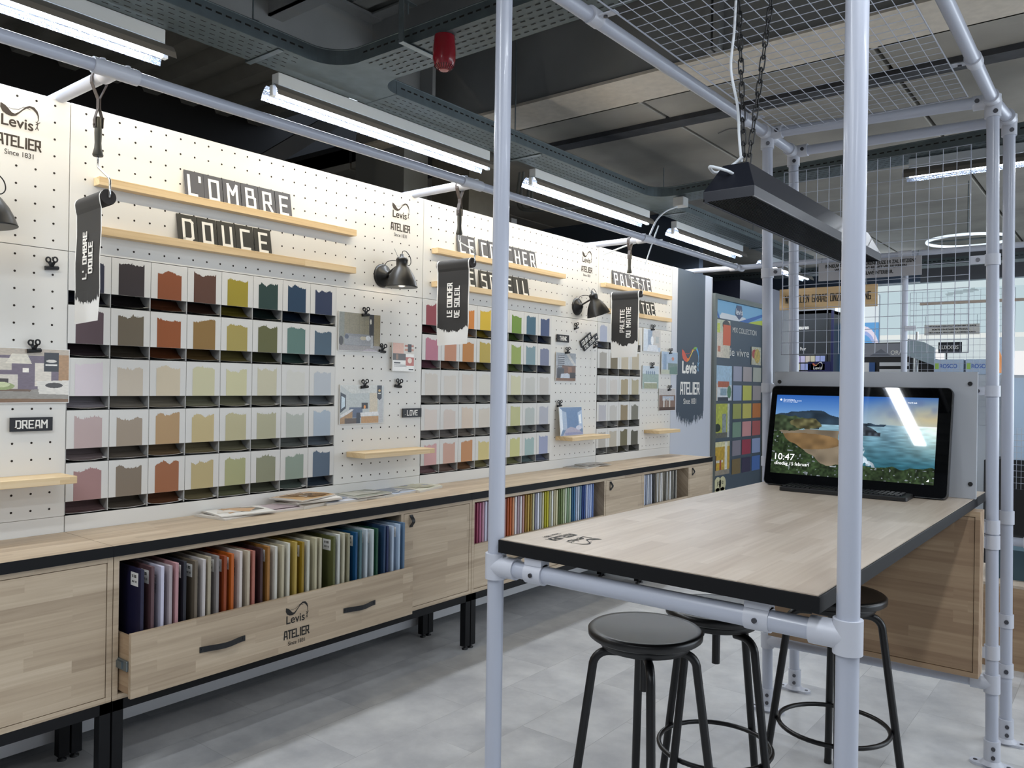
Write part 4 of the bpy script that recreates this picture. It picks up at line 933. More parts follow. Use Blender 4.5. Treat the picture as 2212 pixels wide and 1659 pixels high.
for (bb, tt_, z, s) in ((FL,FLt,2.03,1),(FR,FRt,2.03,-1),(FL,FLt,1.50,1),(FR,FRt,1.50,-1),(FL,FLt,1.16,1)):
    m = MB(); q = post_at(bb,tt_,z); collar(m, bb, tt_, z-.022, z+.022, .005); x2 = q.x+s*.075 if z > 1.6 else q.x+s*.045
    m.box(min(q.x+s*PR, x2), max(q.x+s*PR, x2), q.y-.028, q.y-.022, z-.017, z+.017); m.m = 1; m.tube([(q.x+s*.048,q.y-.034,z),(q.x+s*.048,q.y-.028,z)], .008, 10)
    m.build('side_clamp', [PIPEJ, SCREW], fr)
for z in (.955, .895, .455):
    m = MB(); q = post_at(FR,FRt,z); collar(m, FR, FRt, z-.027, z+.027, .005); m.box(q.x-.062, q.x-.02, q.y-.03, q.y-.025, z-.022, z+.022); m.m = 1; m.tube([(q.x-.047,q.y-.031,z),(q.x-.047,q.y-.03,z)], .008, 10); m.build('side_clamp', [PIPEJ, SCREW], fr)
# second frame standing behind
f2 = fr
GL, GR = (2.021,3.998), (2.921,3.985); GLt, GRt = (1.984,3.975), (2.895,4.03)
for (b_, tp_) in ((GL,GLt),(GR,GRt)):
    MB().tube([post_at(b_,tp_,.012), post_at(b_,tp_,HT)], PR, 24).build('post', PIPE, f2); flange(b_, f2)
MB().tube([(GLt[0],GLt[1],HT),(GRt[0],GRt[1],HT)], PR, 24).build('top_rail', PIPE, f2)
corner((GLt[0],GLt[1],HT), [(1,0,0),(0,0,-1),(0,-1,0)], f2); corner((GRt[0],GRt[1],HT), [(0,0,-1),(-1,0,0),(0,-1,0)], f2)
for z in (.96, .52, .31):
    m = MB(); collar(m, GR, GRt, z-.028, z+.028, .005); m.m = 1
    if z < .9:
        q = post_at(GR,GRt,z); m.tube([(q.x+.004,q.y-PR-.004,z),(q.x+.004,q.y-PR-.010,z)], .009, 10)
    m.build('side_clamp', [PIPEJ, SCREW], f2)

# wire mesh panels
def mesh_panel(o, u, v, nu, nv, du, dv, label, rim=.0028, wire=.0014):
    t = thing('wire_mesh_panel', label, 'mesh panel', o, 'white wire mesh panels'); o, u, v = Vector(o), Vector(u), Vector(v); n = u.cross(v)*.003
    m = MB(); W2, H2 = nu*du, nv*dv
    m.tube([o, o+u*W2, o+u*W2+v*H2, o+v*H2], rim, 8, closed=True); m.build('rim', PIPE, t)
    m = MB()
    for i in range(1, nu): m.tube([o+u*i*du, o+u*i*du+v*H2], wire, 5)
    for j in range(1, nv): m.tube([o+v*j*dv+n, o+v*j*dv+u*W2+n], wire, 5)
    m.build('wires', PIPE, t); return t
mesh_panel((2.052,1.82,2.662), (1,0,0), (0,1,0), 15, 31, .0502, .0567, 'horizontal white wire mesh panel forming the ceiling over the table')
mesh_panel((2.048,3.668,1.655), (1,0,0), (0,0,1), 15, 16, .0505, .0525, 'upright white wire mesh panel behind the monitor')

# backing panel, monitor, keyboard
bpn = thing('backing_panel', 'light grey upright panel standing behind the monitor', 'panel', (2.43, 3.64, 1.0705))
MB().box(2.035, 2.848, 3.616, 3.632, 1.0703, 1.575, .001).build('panel', GREYP, bpn)
m = MB()
for x, z in ((2.06,1.528),(2.822,1.528),(2.828,1.13)): m.tube([(x,3.616,z),(x,3.611,z)], .0085, 12)
m.build('bolt', BLK, bpn)
mo = thing('monitor', 'wide black touch monitor showing a coastal lock screen', 'monitor', (2.405, 3.5, 1.07))
ob, up_ = Vector((2.405,3.482,1.0745)), Vector((0,.098,.436)); hgt = up_.length; v = up_.normalized(); u = Vector((1,0,0)); nrm = u.cross(v)
def rrect(w_, h, r_, n=6):
    p = []
    for cx_, cy_, a0 in ((w_/2-r_, r_, -90), (w_/2-r_, h-r_, 0), (-w_/2+r_, h-r_, 90), (-w_/2+r_, r_, 180)):
        for k in range(n+1): a = math.radians(a0+90*k/n); p.append((cx_+r_*math.cos(a), cy_+r_*math.sin(a)))
    return p
m = MB(); m.prism(rrect(.728, hgt, .022), ob, u, v, -nrm*.03); m.m = 1; m.prism(rrect(.722, hgt-.006, .02), ob+v*.003+nrm*.0008, u, v, -nrm*.001)
m.build('body', [mat('monitor_black', '0a0b0e', .35), mat('monitor_glass', '030406', .03)], mo)
m = MB()
for s in (-1, 1): m.box(2.405+s*.3-.012, 2.405+s*.3+.012, 3.5, 3.606, 1.0703, 1.082, .003); m.tube([(2.405+s*.3,3.6,1.08),(2.405+s*.3,3.53,1.2)], .008, 8)
m.build('stand', BLK, mo)
sw_, sh_ = 320, 180
a = Art(sw_, sh_, '4a80c4'); Xn, Yn = a.x, a.y
def N(cell, s): return noise2(sw_, sh_, cell*1.45, s)
NR = noise2(sw_//5, sh_*2, 3, 77); NRp = NR[:sh_, :].repeat(5, 1)[:, :sw_]; NRp = (NRp+np.roll(NRp, 2, 1)+np.roll(NRp, -2, 1))/3
sky = np.zeros((sh_, sw_, 3)); tt = np.clip(Yn/.36, 0, 1)[..., None]; sky = hx('2f63b4')*(1-tt)+hx('8fb9e0')*tt
warm = np.clip(1-np.hypot((Xn-1.0)/.6, (Yn-.25)/.3), 0, 1)[..., None]; sky = sky*(1-warm*.8)+hx('e8c884')*warm*.8
cl = np.clip((N(22,1)*.6+N(9,2)*.4-.45)*3.2, 0, 1)*np.clip((Xn-.42)*3, 0, 1)*np.clip(1.2-Yn/.3, 0, 1); sky = sky*(1-cl[..., None]*.75)+hx('5b6f9f')*cl[..., None]*.75
a.a = sky
seam = (Yn > .34); sd = np.clip((Yn-.34)/.5, 0, 1)[..., None]; sea = hx('8fb2c4')*(1-sd)+hx('2f6272')*sd
sea = sea*(.72+.56*(NRp*.6+N(14, 6)*.4))[..., None]; gl = np.clip(1-np.abs(Xn-1.0)/.25, 0, 1)*np.clip(1-(Yn-.34)/.45, 0, 1); sea = sea+hx('e6c58c')*(gl*.55)[..., None]
a.a[seam] = np.clip(sea, 0, 1)[seam]
hill = .34-.13*np.clip(1-np.abs(Xn-.18)/.32, 0, 1)**.6-.05*np.clip(1-np.abs(Xn-.3)/.1, 0, 1)-.02*N(8, 7); hm = (Yn > hill)&(Yn < .42)&(Xn < .71-.6*(Yn-.34)); hm &= (Yn < .36)|(Xn < .3)
a.a[hm] = (hx('2b3a48')*(.7+.6*N(10, 8))[..., None])[hm]
sd_m = (Yn > .42+.02*N(10,9))&(Xn < .47+.12*(N(16,10)-.5)+.15*(Yn-.5)); a.a[sd_m] = (hx('8a7d6a')*(.75+.4*N(14, 11))[..., None])[sd_m]
br_m = ((Xn-.2)/.25)**2+((Yn-.58)/.1)**2 < 1; a.a[br_m & sd_m] = (hx('7d6444')*(.8+.4*N(9,12))[..., None])[br_m & sd_m]
hd = ((Xn-.06)/.16)**2+((Yn-.36)/.1)**2 < 1+.6*(N(6,13)-.5); a.a[hd] = (hx('3a4632')*(.6+.8*N(5,14))[..., None])[hd]
hd = ((Xn-.21)/.1)**2+((Yn-.36)/.07)**2 < 1+.5*(N(6,15)-.5); a.a[hd] = (hx('5d5a3e')*(.6+.8*N(5,16))[..., None])[hd]
rk = (Yn > .36+.075*(np.clip(np.abs(Xn-.58)/.085, 0, 1)**2))&(Yn < .48)&(np.abs(Xn-.58) < .1); a.a[rk] = (hx('3b434c')*(.6+.8*N(4,17))[..., None])[rk]
fo = (np.abs(Xn-(.5+.22*(Yn-.5)+.05*(N(8,18)-.5))) < .035+.14*np.clip(Yn-.5,0,1))&(Yn > .5)&(Yn < .9); fo &= N(4,19) > .3; a.a[fo] = (hx('c9dbe8')*(.7+.4*N(3,20))[..., None])[fo]
gm = Yn > .84-.42*np.clip(1-Xn/.36, 0, 1)**1.3+.06*(N(12,21)-.5)-.05*np.clip(Xn-.75, 0, 1); a.a[gm] = (hx('36472c')*(.4+.9*(.6*N(2.5,22)+.4*N(8,23)))[..., None])[gm]
st_ = gm & (N(3,24) > .86); a.a[st_] = (hx('8a9297')*(.6+.6*N(3,25))[..., None])[st_]
a.a = np.clip(a.a, 0, 1)
sm_ = img('lock_screen_glow', None, .03, .72)
swd, shd = .652, .352
so = ob+v*.052+u*(-.338)+nrm*.0012
pic_mesh('screen', a.a, so, u*swd, v*shd, sm_, mo)
m = MB(); tx = mat('screen_text', 'ffffff', .5, emit='ffffff', es=.8); q = so+nrm*.0006
typeset(m, '10:47', q+u*.016+v*.060, u, v, .085, .028); typeset(m, 'dinsdag 15 februari', q+u*.016+v*.033, u, v, .150, .019)
for k, (xx, ww) in enumerate(((.03,.05),(.03,.08),(.03,.065))): typeset(m, 'Zo prachtig rustig hier'[:(14+3*k)], q+u*xx+v*(.330-.006*k), u, v, ww, .004)
typeset(m, 'Vind ik leuk', q+u*.54+v*.327, u, v, .035, .005); m.lathe([(.0045,0),(.0045,.0002),(.0035,.0002)], q+u*.020+v*.33, nrm, 14)
m.add([q+u*.625+v*.012, q+u*.634+v*.012, q+u*.634+v*.022], [(0,1,2)])
m.build('screen_text', tx, mo)
kb = thing('keyboard', 'flat black keyboard lying in front of the monitor', 'keyboard', (2.42, 3.42, 1.07))
ko = Vector((2.168,3.318,1.0703)); ku = Vector((.999,.035,0)).normalized(); kv = Vector((-ku.y, ku.x, 0))
m = MB(); m.prism([(p[0]+.244,p[1]) for p in rrect(.488, .145, .014)], ko, ku, kv, (0,0,.017)); m.build('body', mat('keyboard_black', '101114', .45), kb, bevel=.002)
m = MB(); r = random.Random(3)
for row in range(6):
    x = .012
    while x < .47:
        wdt = .0165
        if row == 0 and .12 < x < .24: wdt = .1
        if x+wdt > .478: break
        if not (.318 < x < .326 or .378 < x < .386):
            o = ko+ku*x+kv*(.012+row*.0205)+Vector((0,0,.017)); a_ = [(0,0),(wdt-.003,0),(wdt-.003,.0165),(0,.0165)]; m.prism(a_, o, ku, kv, (0,0,.0045))
        x += wdt+.0025
m.build('keys', mat('key_black', '1a1b1f', .35), kb)

# drawer unit hanging under the far end of the table
bx = thing('back_cabinet', 'wood box cabinet hanging under the far end of the high table', 'cabinet', (2.46, 3.6, .385))
m = MB(); m.box(2.05,2.874,3.545,3.625,.385,.405); m.box(2.05,2.874,3.545,3.625,1.01,1.031); m.box(2.05,2.068,3.545,3.625,.405,1.01); m.box(2.856,2.874,3.545,3.625,.405,1.01); m.build('carcass', WX, bx, bevel=.0008)
MB().box(2.07,2.854,3.549,3.565,.407,1.008,.0006).build('front_board', WX, bx)
m = MB(); m.box(2.05,2.874,3.626,3.645,.385,1.031); m.build('back_board', WY, bx, bevel=.001)

# ------------------------------------------------------------------ stools
def stool(cx, cy, hs, ringz, ringr, ang, label):
    t = thing('bar_stool', label, 'stool', (cx, cy, 0), 'black metal bar stools')
    r_ = .178
    s = MB(); s.lathe([(0,hs-.034),(r_-.03,hs-.034),(r_-.008,hs-.030),(r_,hs-.024),(r_+.001,hs-.006),(r_-.006,hs),(r_-.02,hs-.0015),(r_*.5,hs-.008),(0,hs-.010)], (cx,cy,0), n=48); s.build('seat', SEATM, t)
    MB().lathe([(0,hs-.064),(.12,hs-.064),(.138,hs-.058),(.145,hs-.045),(.146,hs-.034),(0,hs-.034)], (cx,cy,0), n=40).build('under_plate', BLKS, t)
    for k in range(4):
        a = ang+k*PI/2; d = Vector((math.cos(a), math.sin(a), 0)); o = Vector((cx,cy,0)); pts = [o+d*.08+Vector((0,0,hs-.078))]
        for j in range(8):
            q = PI/2*j/7; pts.append(o+d*(.113+.05*math.sin(q))+Vector((0,0,hs-.078-.05*(1-math.cos(q)))))
        pts.append(o+d*.245+Vector((0,0,.004)))
        l_ = MB(); l_.tube(pts, .0138, 12); lo = l_.build('leg', BLKS, t)
        MB().lathe([(.015,0),(.015,.012)], pts[-1]-Vector((0,0,.004)), n=12).build('rubber_foot', BLKS, lo)
    zr = ringz; rr = .163+(.245-.163)*(hs-.128-zr)/(hs-.128)-.018
    MB().tube([(cx+rr*math.cos(q), cy+rr*math.sin(q), zr) for q in [2*PI*k/40 for k in range(40)]], .0085, 10, closed=True).build('foot_ring', BLKS, t)
    MB().tube([(cx,cy,hs-.2),(cx,cy,hs-.06)], .014, 12).build('screw_spindle', BLKS, t)
stool(2.135, 2.24, .74, .10, .18, math.radians(35), 'nearest black bar stool with a worn shiny seat, in front of the crossbar')
stool(2.18, 2.68, .72, .23, .19, math.radians(75), 'black bar stool behind the nearest one, seat hidden by the crossbar')
stool(2.470, 3.08, .745, .25, .18, math.radians(20), 'black bar stool under the far right of the table, by the hanging wood box')

# ------------------------------------------------------------------ heater lamp on chains
hx0, hx1, hy0, hy1, hz = 2.350, 2.502, 2.15, 3.54, 2.033
ht = thing('pendant_fixture', 'long black trapezoid fixture hanging on chains above the table', 'lamp', (2.426, 2.85, hz))
cx_ = (hx0+hx1)/2; zs, zt = hz+.030, hz+.112
vs = [(hx0,hy0,hz),(hx1,hy0,hz),(hx1,hy1,hz),(hx0,hy1,hz),(hx0,hy0,zs),(hx1,hy0,zs),(hx1,hy1,zs),(hx0,hy1,zs),(cx_-.038,hy0+.05,zt),(cx_+.038,hy0+.05,zt),(cx_+.038,hy1-.05,zt),(cx_-.038,hy1-.05,zt)]
m = MB(); m.add(vs, [(0,1,5,4),(1,2,6,5),(2,3,7,6),(3,0,4,7),(4,5,9,8),(5,6,10,9),(6,7,11,10),(7,4,8,11),(8,9,10,11)])
m.box(hx0, hx0+.006, hy0, hy1, hz-.0, hz+.01); m.build('housing', mat('fixture_black', '1b1e28', .38, .2), ht, bevel=.0015)
m = MB(); nx_, ny_ = 18, 150
for i in range(nx_+1): x = hx0+.008+(hx1-hx0-.016)*i/nx_; m.box(x-.0007, x+.0007, hy0+.008, hy1-.008, hz+.003, hz+.005)
for j in range(ny_+1): y = hy0+.008+(hy1-hy0-.016)*j/ny_; m.box(hx0+.008, hx1-.008, y-.0012, y+.0012, hz+.0045, hz+.0065)
m.build('louvre', mat('louvre_black', '07070a', .3, .3), ht)
m = MB()
for x in (cx_-.035, cx_+.035): m.tube([(x,hy0+.04,hz+.022),(x,hy1-.04,hz+.022)], .008, 10)
m.build('tube_lamp', mat('unlit_tube', 'b8b8c4', .2), ht)
m = MB()
for xx in (hx0+.002, hx1-.002): m.box(xx-.0025, xx+.0025, hy0, hy1, hz-.0015, hz+.001)
m.build('rim', mat('rim_steel', '6a6a6c', .3, .9), ht)
m = MB(); a = Vector((cx_+.0,hy0+.022,hz+.085)); m.cable([a+Vector((0,.01,-.006)), a+Vector((-.01,-.012,0)), a+Vector((-.045,-.03,.012)), a+Vector((-.062,-.01,.016)), a+Vector((-.06,.03,.01)), a+Vector((-.03,.07,.035)), a+Vector((0,.08,.06))], .0045, 8)
CABW = mat('cable_white', 'dfe4ea', .4); m.build('cable_loop', CABW, ht)
def chain(p0, p1, label):
    p0, p1 = Vector(p0), Vector(p1); L = (p1-p0).length; n = max(2, int(L/.036)); d = (p1-p0).normalized(); s = Vector((1,0,0)); s = (s-d*s.dot(d)).normalized(); q = d.cross(s)
    t = thing('chain', label, 'chain', p0, 'black suspension chains')
    mes = []
    for k, w_ in ((0, s), (1, q)):
        pts = []; hl, hw_ = .0165, .0075
        for i in range(16):
            a = 2*PI*i/16; pts.append(d*(math.sin(a)*hw_+(hl if math.sin(a) > 1e-6 else -hl if math.sin(a) < -1e-6 else 0))+w_*(math.cos(a)*hw_))
        o = MB().tube(pts, .0023, 6, closed=True).build('link', BLK, t, world=False); mes.append(o)
    for i in range(n):
        o = mes[i] if i < 2 else mes[i % 2].copy()
        if i >= 2: C.objects.link(o); o.parent = t
        o.location = d*(L*(i+.5)/n)
chain((2.424,2.27,2.150), (2.393,2.285,2.655), 'left near chain of the hanging fixture with a white cable beside it')
chain((2.432,2.275,2.150), (2.484,2.31,2.655), 'right near chain of the hanging fixture, slanting to the right')
chain((2.426,3.43,2.150), (2.425,3.43,2.655), 'far chain of the hanging fixture, mostly behind the thick near pipe')
m = MB(); m.cable([(2.418,2.262,2.165),(2.410,2.262,2.24),(2.404,2.262,2.33),(2.380,2.265,2.45),(2.386,2.27,2.56),(2.388,2.275,2.655)], .0042, 8)
tag(m.build('power_cable', CABW, None, loc=(2.41,2.26,2.16)), 'white cable running up beside the left chain', 'cable')
m = MB(); m.cable([(2.41,2.26,2.265),(2.36,2.30,2.283),(2.31,2.34,2.290)], .0022, 6)
tag(m.build('cable_tie', BLK, None, loc=(2.41,2.26,2.265)), 'long black cable tie sticking out left of the chains', 'cable tie')

# ------------------------------------------------------------------ ceiling services
def fixture(y0, y1, x, z, label, lit=P_TUBE, axis='y', grp='tube lights under the cable tray', vis=True):
    """z = underside of reflector; local run along y or x"""
    t = thing('tube_light', label, 'light', (x, y0, z), grp)
    def tr(p): return p if axis == 'y' else (x+(p[1]-y0), y0-(p[0]-x), p[2])
    def mk(mb): mb.v = [tr(p) for p in mb.v]; return mb
    mk(MB().box(x-.026, x+.03, y0+.03, y1-.03, z+.062, z+.125, .003)).build('housing', mat('fixture_white', 'c5cbd0', .4), t)
    rf = MB(); prof = [(-.03,.062),(-.045,.052),(-.062,.028),(-.070,.0)]
    for s in (-1, 1):
        for i in range(3):
            a, b = prof[i], prof[i+1]
            ss = -s
            rf.m = 0; rf.add([(x+ss*a[0],y0,z+a[1]),(x+ss*a[0],y1,z+a[1]),(x+ss*b[0],y1,z+b[1]),(x+ss*b[0],y0,z+b[1])], [(0,1,2,3)], True)
            rf.m = 1; e = .0015; rf.add([(x+ss*(a[0]+e),y0,z+a[1]-.001),(x+ss*(a[0]+e),y1,z+a[1]-.001),(x+ss*(b[0]+e),y1,z+b[1]),(x+ss*(b[0]+e),y0,z+b[1])], [(3,2,1,0)], True)
    mk(rf); rf.build('reflector', [mat('reflector_outside', '7b7670', .5, .4), REFL], t)
    if vis:
        mk(MB().tube([(x,y0+.035,z+.022),(x,y1-.035,z+.022)], .0125, 14)).build('tube_lamp', mat('tube_glow', 'ffffff', .5, emit='eef5ff', es=9), t)
        for yy in (y0+.02, y1-.02): mk(MB().box(x-.014, x+.014, yy-.012, yy+.012, z+.008, z+.062, .003)).build('lamp_holder', mat('holder_white', 'd8dde0', .4), t)
    if lit:
        if axis == 'y': area('tube_area_light', (0, (y1-y0)/2, .006), .1, y1-y0-.08, (0,0,0), lit, (.90,.95,1), t)
        else: area('tube_area_light', ((y1-y0)/2, 0, .006), y1-y0-.08, .1, (0,0,0), lit, (.90,.95,1), t)
    return t
REFL = mat('reflector_dimpled', 'c6d6f4', .22, .9, bump=1.0, bscale=95)
FX = .03; FZ = 2.868
fixture(.12, 1.78, FX, FZ, 'nearest hanging tube light, cut by the top left corner')
fixture(2.29, 3.95, FX, FZ, 'second tube light, right of the cable tray bend')
fixture(4.38, 6.08, FX, FZ, 'third tube light, right of the thin near pipe')
fixture(6.52, 8.12, FX, FZ, 'fourth tube light above the end panel')
fixture(8.7, 10.3, FX, FZ, 'fifth and farthest tube light beyond the end panel')
fixture(2.14, 3.9, 2.14, 2.86, 'tube light hanging across, upper right behind the frames', 14, 'x') if False else None
t_ = fixture(5.62, 7.22, 2.14, 2.86, 'tube light hanging crosswise, upper right behind the frames', 14, 'x')
# added tube fixtures, unseen to the right and behind the camera, for more light
k = 0
for (x, yy, wn) in ((2.3,-2.2,'behind the viewer, left'),(4.6,-2.2,'behind the viewer, right'),(3.35,.55,'overhead of the viewer'),(4.9,1.6,'right of the table, near'),(4.9,4.2,'right of the table, far'),(1.75,-.9,'above the aisle beside the viewer'),(6.6,5.2,'far right by the windows')):
    o = fixture(yy, yy+1.6, x, 3.02, 'added unseen tube light '+wn, P_ADDED, grp='added tube lights outside the view', vis=False)

def tray(name, p0, p1, wdir, label, w_=.24, h=.07, z=2.99, slots=True):
    t = thing('cable_tray', label, 'cable tray', (*p0, z), 'perforated cable trays')
    a, b = Vector((*p0, z)), Vector((*p1, z)); d = (b-a).normalized(); L = (b-a).length; wv = Vector((*wdir, 0)); up_ = Vector((0,0,1))
    m = MB()
    def slab(o, u, v, lu, lv, tk):
        n_ = u.cross(v)*tk; m.add([o, o+u*lu, o+u*lu+v*lv, o+v*lv, o+n_, o+u*lu+n_, o+u*lu+v*lv+n_, o+v*lv+n_], [(0,1,2,3),(7,6,5,4),(0,4,5,1),(1,5,6,2),(2,6,7,3),(3,7,4,0)])
    slab(a, d, wv, L, w_, .0015); slab(a, d, up_, L, h, .0015); slab(a+wv*w_, d, up_, L, h, .0015); m.tube([a+up_*h, b+up_*h], .004, 6); m.tube([a+wv*w_+up_*h, b+wv*w_+up_*h], .004, 6)
    m.build('channel', STEELD, t)
    s = MB(); k = 0; x = .03
    while x < L-.04 and slots:
        for j in range(5):
            o = a+d*(x+(.022 if j % 2 else 0))+wv*(w_*(j+.7)/5.6)-up_*.0018; s.add([o, o+d*.026, o+d*.026+wv*.006, o+wv*.006], [(0,1,2,3)])
        for side in (0, 1):
            o = a+d*x+wv*(w_*side+(.0022 if side else -.0022))+up_*.035; s.add([o, o+d*.028, o+d*.028+up_*.008, o+up_*.008], [(0,1,2,3)])
        x += .046
    if slots: s.build('slots', GAP, t)
    return t
TX = .07
tray('a', (TX,-.5), (TX,2.32), (1,0), 'perforated cable tray running to the bend, upper left')
tray('b', (TX,2.86), (TX,5.51), (1,0), 'perforated cable tray above the second and third tube lights')
tray('c', (TX,6.05), (TX,9.6), (1,0), 'perforated cable tray above the farther tube lights')
tray('d', (TX+.40,2.47), (3.4,2.47), (0,1), 'perforated cable tray branching right, carrying the red sounder')
tray('e', (TX+.40,5.66), (4.2,5.32), (0,1), 'cable tray crossing behind the fixture and frames')
tray('f', (-1.4,9.9), (4.5,9.9), (0,1), 'farthest cable tray below the bulkhead', z=2.9, slots=True)
# tee pieces with rounded inner corners
for (yc, l) in ((2.59, 'curved cable tray tee where the branch starts, upper left'), (5.78, 'curved cable tray tee above the second frame')):
    t = thing('cable_tray_tee', l, 'cable tray', (TX, yc, 2.99), 'cable tray tees'); m = MB(); R_ = .14
    y0_, y1_ = (yc-.27, yc+.27); pl = [(TX,y0_),(TX+.2,y0_)]
    c1 = [(TX+.2+R_-R_*math.cos(a), y0_+.0+R_*math.sin(a)) for a in [PI/2*k/8 for k in range(9)]]
    ya, yb = (2.47, 2.71) if yc < 3 else (5.66, 5.90)
    pl = [(TX,y0_),(TX+.2,y0_)]
    arcA = [(TX+.34-.14*math.cos(a), y0_-.1+.0+.14*math.sin(a)) for a in [PI/2*k/8 for k in range(9)]]
    arcA = [(TX+.24+.16*(1-math.cos(a)), y0_+(ya-y0_)*math.sin(a)) for a in [PI/2*k/8 for k in range(9)]]
    arcB = [(TX+.24+.16*(1-math.cos(a)), y1_+(yb-y1_)*math.sin(a)) for a in [PI/2*k/8 for k in range(9)]]
    poly = [(TX,y0_)]+arcA+arcB[::-1]+[(TX,y1_)]
    m.prism(poly, (0,0,2.99), (1,0,0), (0,1,0), (0,0,.0015))
    for arc in (arcA, arcB):
        for i in range(8):
            p, q = arc[i], arc[i+1]; m.add([(p[0],p[1],2.99),(q[0],q[1],2.99),(q[0],q[1],3.06),(p[0],p[1],3.06)], [(0,1,2,3)], True)
        m.tube([(p[0],p[1],3.06) for p in arc], .004, 6)
    m.add([(TX,y0_,2.99),(TX,y1_,2.99),(TX,y1_,3.06),(TX,y0_,3.06)], [(0,1,2,3)])
    m.build('channel', STEELD, t)
def hanger(x, y, along, label):
    t = thing('tray_hanger', label, 'hanger', (x, y, 2.97), 'steel tray hangers'); m = MB()
    if along == 'y': m.ribbon([(x+.13,y,2.984),(x-.125,y,2.984),(x-.125,y,3.17),(x-.06,y,3.17)], .03, (0,1,0), .003)
    else: m.ribbon([(x,y+.22,2.984),(x,y-.02,2.984),(x,y-.02,3.17),(x,y+.06,3.17)], .03, (1,0,0), .003)
    q = (x-.09, y) if along == 'y' else (x, y+.02)
    m.tube([(q[0],q[1],3.12),(q[0],q[1],3.9 if y < 4.2 else ZC)], .004, 8); m.tube([(q[0],q[1],3.172),(q[0],q[1],3.18)], .009, 6); m.build('bracket', STEEL, t)
hanger(TX+.1, 2.16, 'y', 'steel hanger on the tray before the bend'); hanger(.80, 2.44, 'x', 'steel hanger on the branch tray left of the red sounder')
hanger(TX+.1, 4.15, 'y', 'steel hanger on the tray right of the thin near pipe'); hanger(TX+.1, 6.25, 'y', 'steel hanger on the tray by the white junction box'); hanger(TX+.1, 8.3, 'y', 'steel hanger on the farthest tray run')
sd_ = thing('alarm_sounder', 'red alarm sounder hanging under the branch cable tray', 'alarm', (.976, 2.52, 2.85))
m = MB(); o = (.985,2.50,2.842)
m.lathe([(.014,0),(.029,.004),(.042,.018),(.049,.045),(.050,.075),(.049,.1),(.044,.147)], o, n=32); m.build('body', mat('sounder_red', '8c1020', .25, coat=.4), sd_)
m = MB(); m.lathe([(0,-.002),(.017,-.001),(.017,.003)], o, n=20); m.build('lens', mat('sounder_lens', 'c98a84', .3), sd_)
m = MB()
for k in range(22):
    a = 2*PI*k/22; c_, s_ = math.cos(a), math.sin(a); m.tube([(o[0]+.025*c_,o[1]+.025*s_,o[2]+.0012),(o[0]+.0435*c_,o[1]+.0435*s_,o[2]+.0185)], .0016, 5)
m.build('grille', mat('grille_dark', '2a0508', .6), sd_)
jb = thing('junction_box', 'white junction box with a looping cable under the tray bend', 'junction box', (.55, 5.7, 2.88))
MB().box(.47,.56,5.66,5.75,2.905,2.975,.004).build('box', mat('box_white', 'b9bab8', .5), jb)
m = MB(); m.cable([(.50,5.68,2.905),(.44,5.6,2.86),(.42,5.5,2.78),(.43,5.4,2.68),(.45,5.33,2.63)], .007, 8); m.cable([(.47,5.5,2.62),(.3,5.4,2.60),(.05,5.32,2.52)], .006, 8); m.cable([(.46,5.45,2.72),(.455,5.38,2.6),(.40,5.36,2.42)], .005, 8); m.build('cable', CABW, jb)
sp = thing('speaker_box', 'small grey louvred box on the far wall behind the pegboard', 'speaker', (-.9, 5.2, 2.75))
m = MB(); m.box(-.99,-.82,5.26,5.34,2.72,2.90,.004); m.build('box', mat('speaker_grey', '6f7278', .6), sp)
m = MB()
for k in range(9): m.box(-.96,-.85,5.255,5.262,2.745+.015*k,2.751+.015*k)
m.build('louvres', GAP, sp)
m = MB()
for dx in (0, .04, .12, .16): m.cable([(-1.0+dx,5.6,3.38),(-.98+dx,5.55,3.1),(-.8+dx,5.5,3.0),(-.2+dx,5.5,2.96)], .012, 8)
tag(m.build('conduit_bundle', mat('conduit_grey', '8a9092', .35, .6), None, loc=(-.9,5.5,3.0)), 'bundle of grey conduits bending behind the second tube light', 'conduit')

# ------------------------------------------------------------------ far end: poster cabinet, signs, displays
pc = thing('poster_cabinet', 'tall glazed poster cabinet with rows of colour swatches at the end of the wall', 'poster', (0, 8.1, 0))
y0_, y1_ = 7.475, 8.87
MB().box(-.06, .0, y0_, y1_, .05, 2.435).build('back_board', mat('cabinet_slate', '4a5763', .4), pc)
fr_ = mat('cabinet_frame', '6f7470', .4, .5)
m = MB(); m.box(-.06,.03,y0_,y0_+.055,.05,2.435); m.box(-.06,.03,y1_-.03,y1_,.05,2.435); m.box(-.06,.03,y0_+.055,y1_-.03,2.385,2.435); m.box(-.06,.03,y0_+.055,y1_-.03,.05,.1); m.build('frame', fr_, pc)
A_ = mat; m = MB()
def R(mb, ya, yb, za, zb, x=.002): mb.add([(x,ya,za),(x,yb,za),(x,yb,zb),(x,ya,zb)], [(0,1,2,3)])
m = MB(); R(m, 7.535, 8.84, 2.2, 2.383, .001); m.build('header', mat('header_blue', '7fb6dc', .4), pc)
m = MB(); m.add([(.002,7.62,2.2),(.002,8.5,2.2),(.002,8.3,2.25),(.002,7.7,2.26)], [(0,1,2,3)]); m.m = 1; m.add([(.0025,7.535,2.2),(.0025,7.6,2.2),(.0025,7.535,2.27)], [(0,1,2)]); m.add([(.0025,8.35,2.2),(.0025,8.84,2.2),(.0025,8.84,2.26)], [(0,1,2)]); m.m = 2; m.add([(.003,7.61,2.2),(.003,7.66,2.2),(.003,7.55,2.31),(.003,7.535,2.3)], [(0,1,2,3)]); m.add([(.003,8.15,2.2),(.003,8.4,2.2),(.003,8.84,2.30),(.003,8.84,2.33)], [(0,1,2,3)])
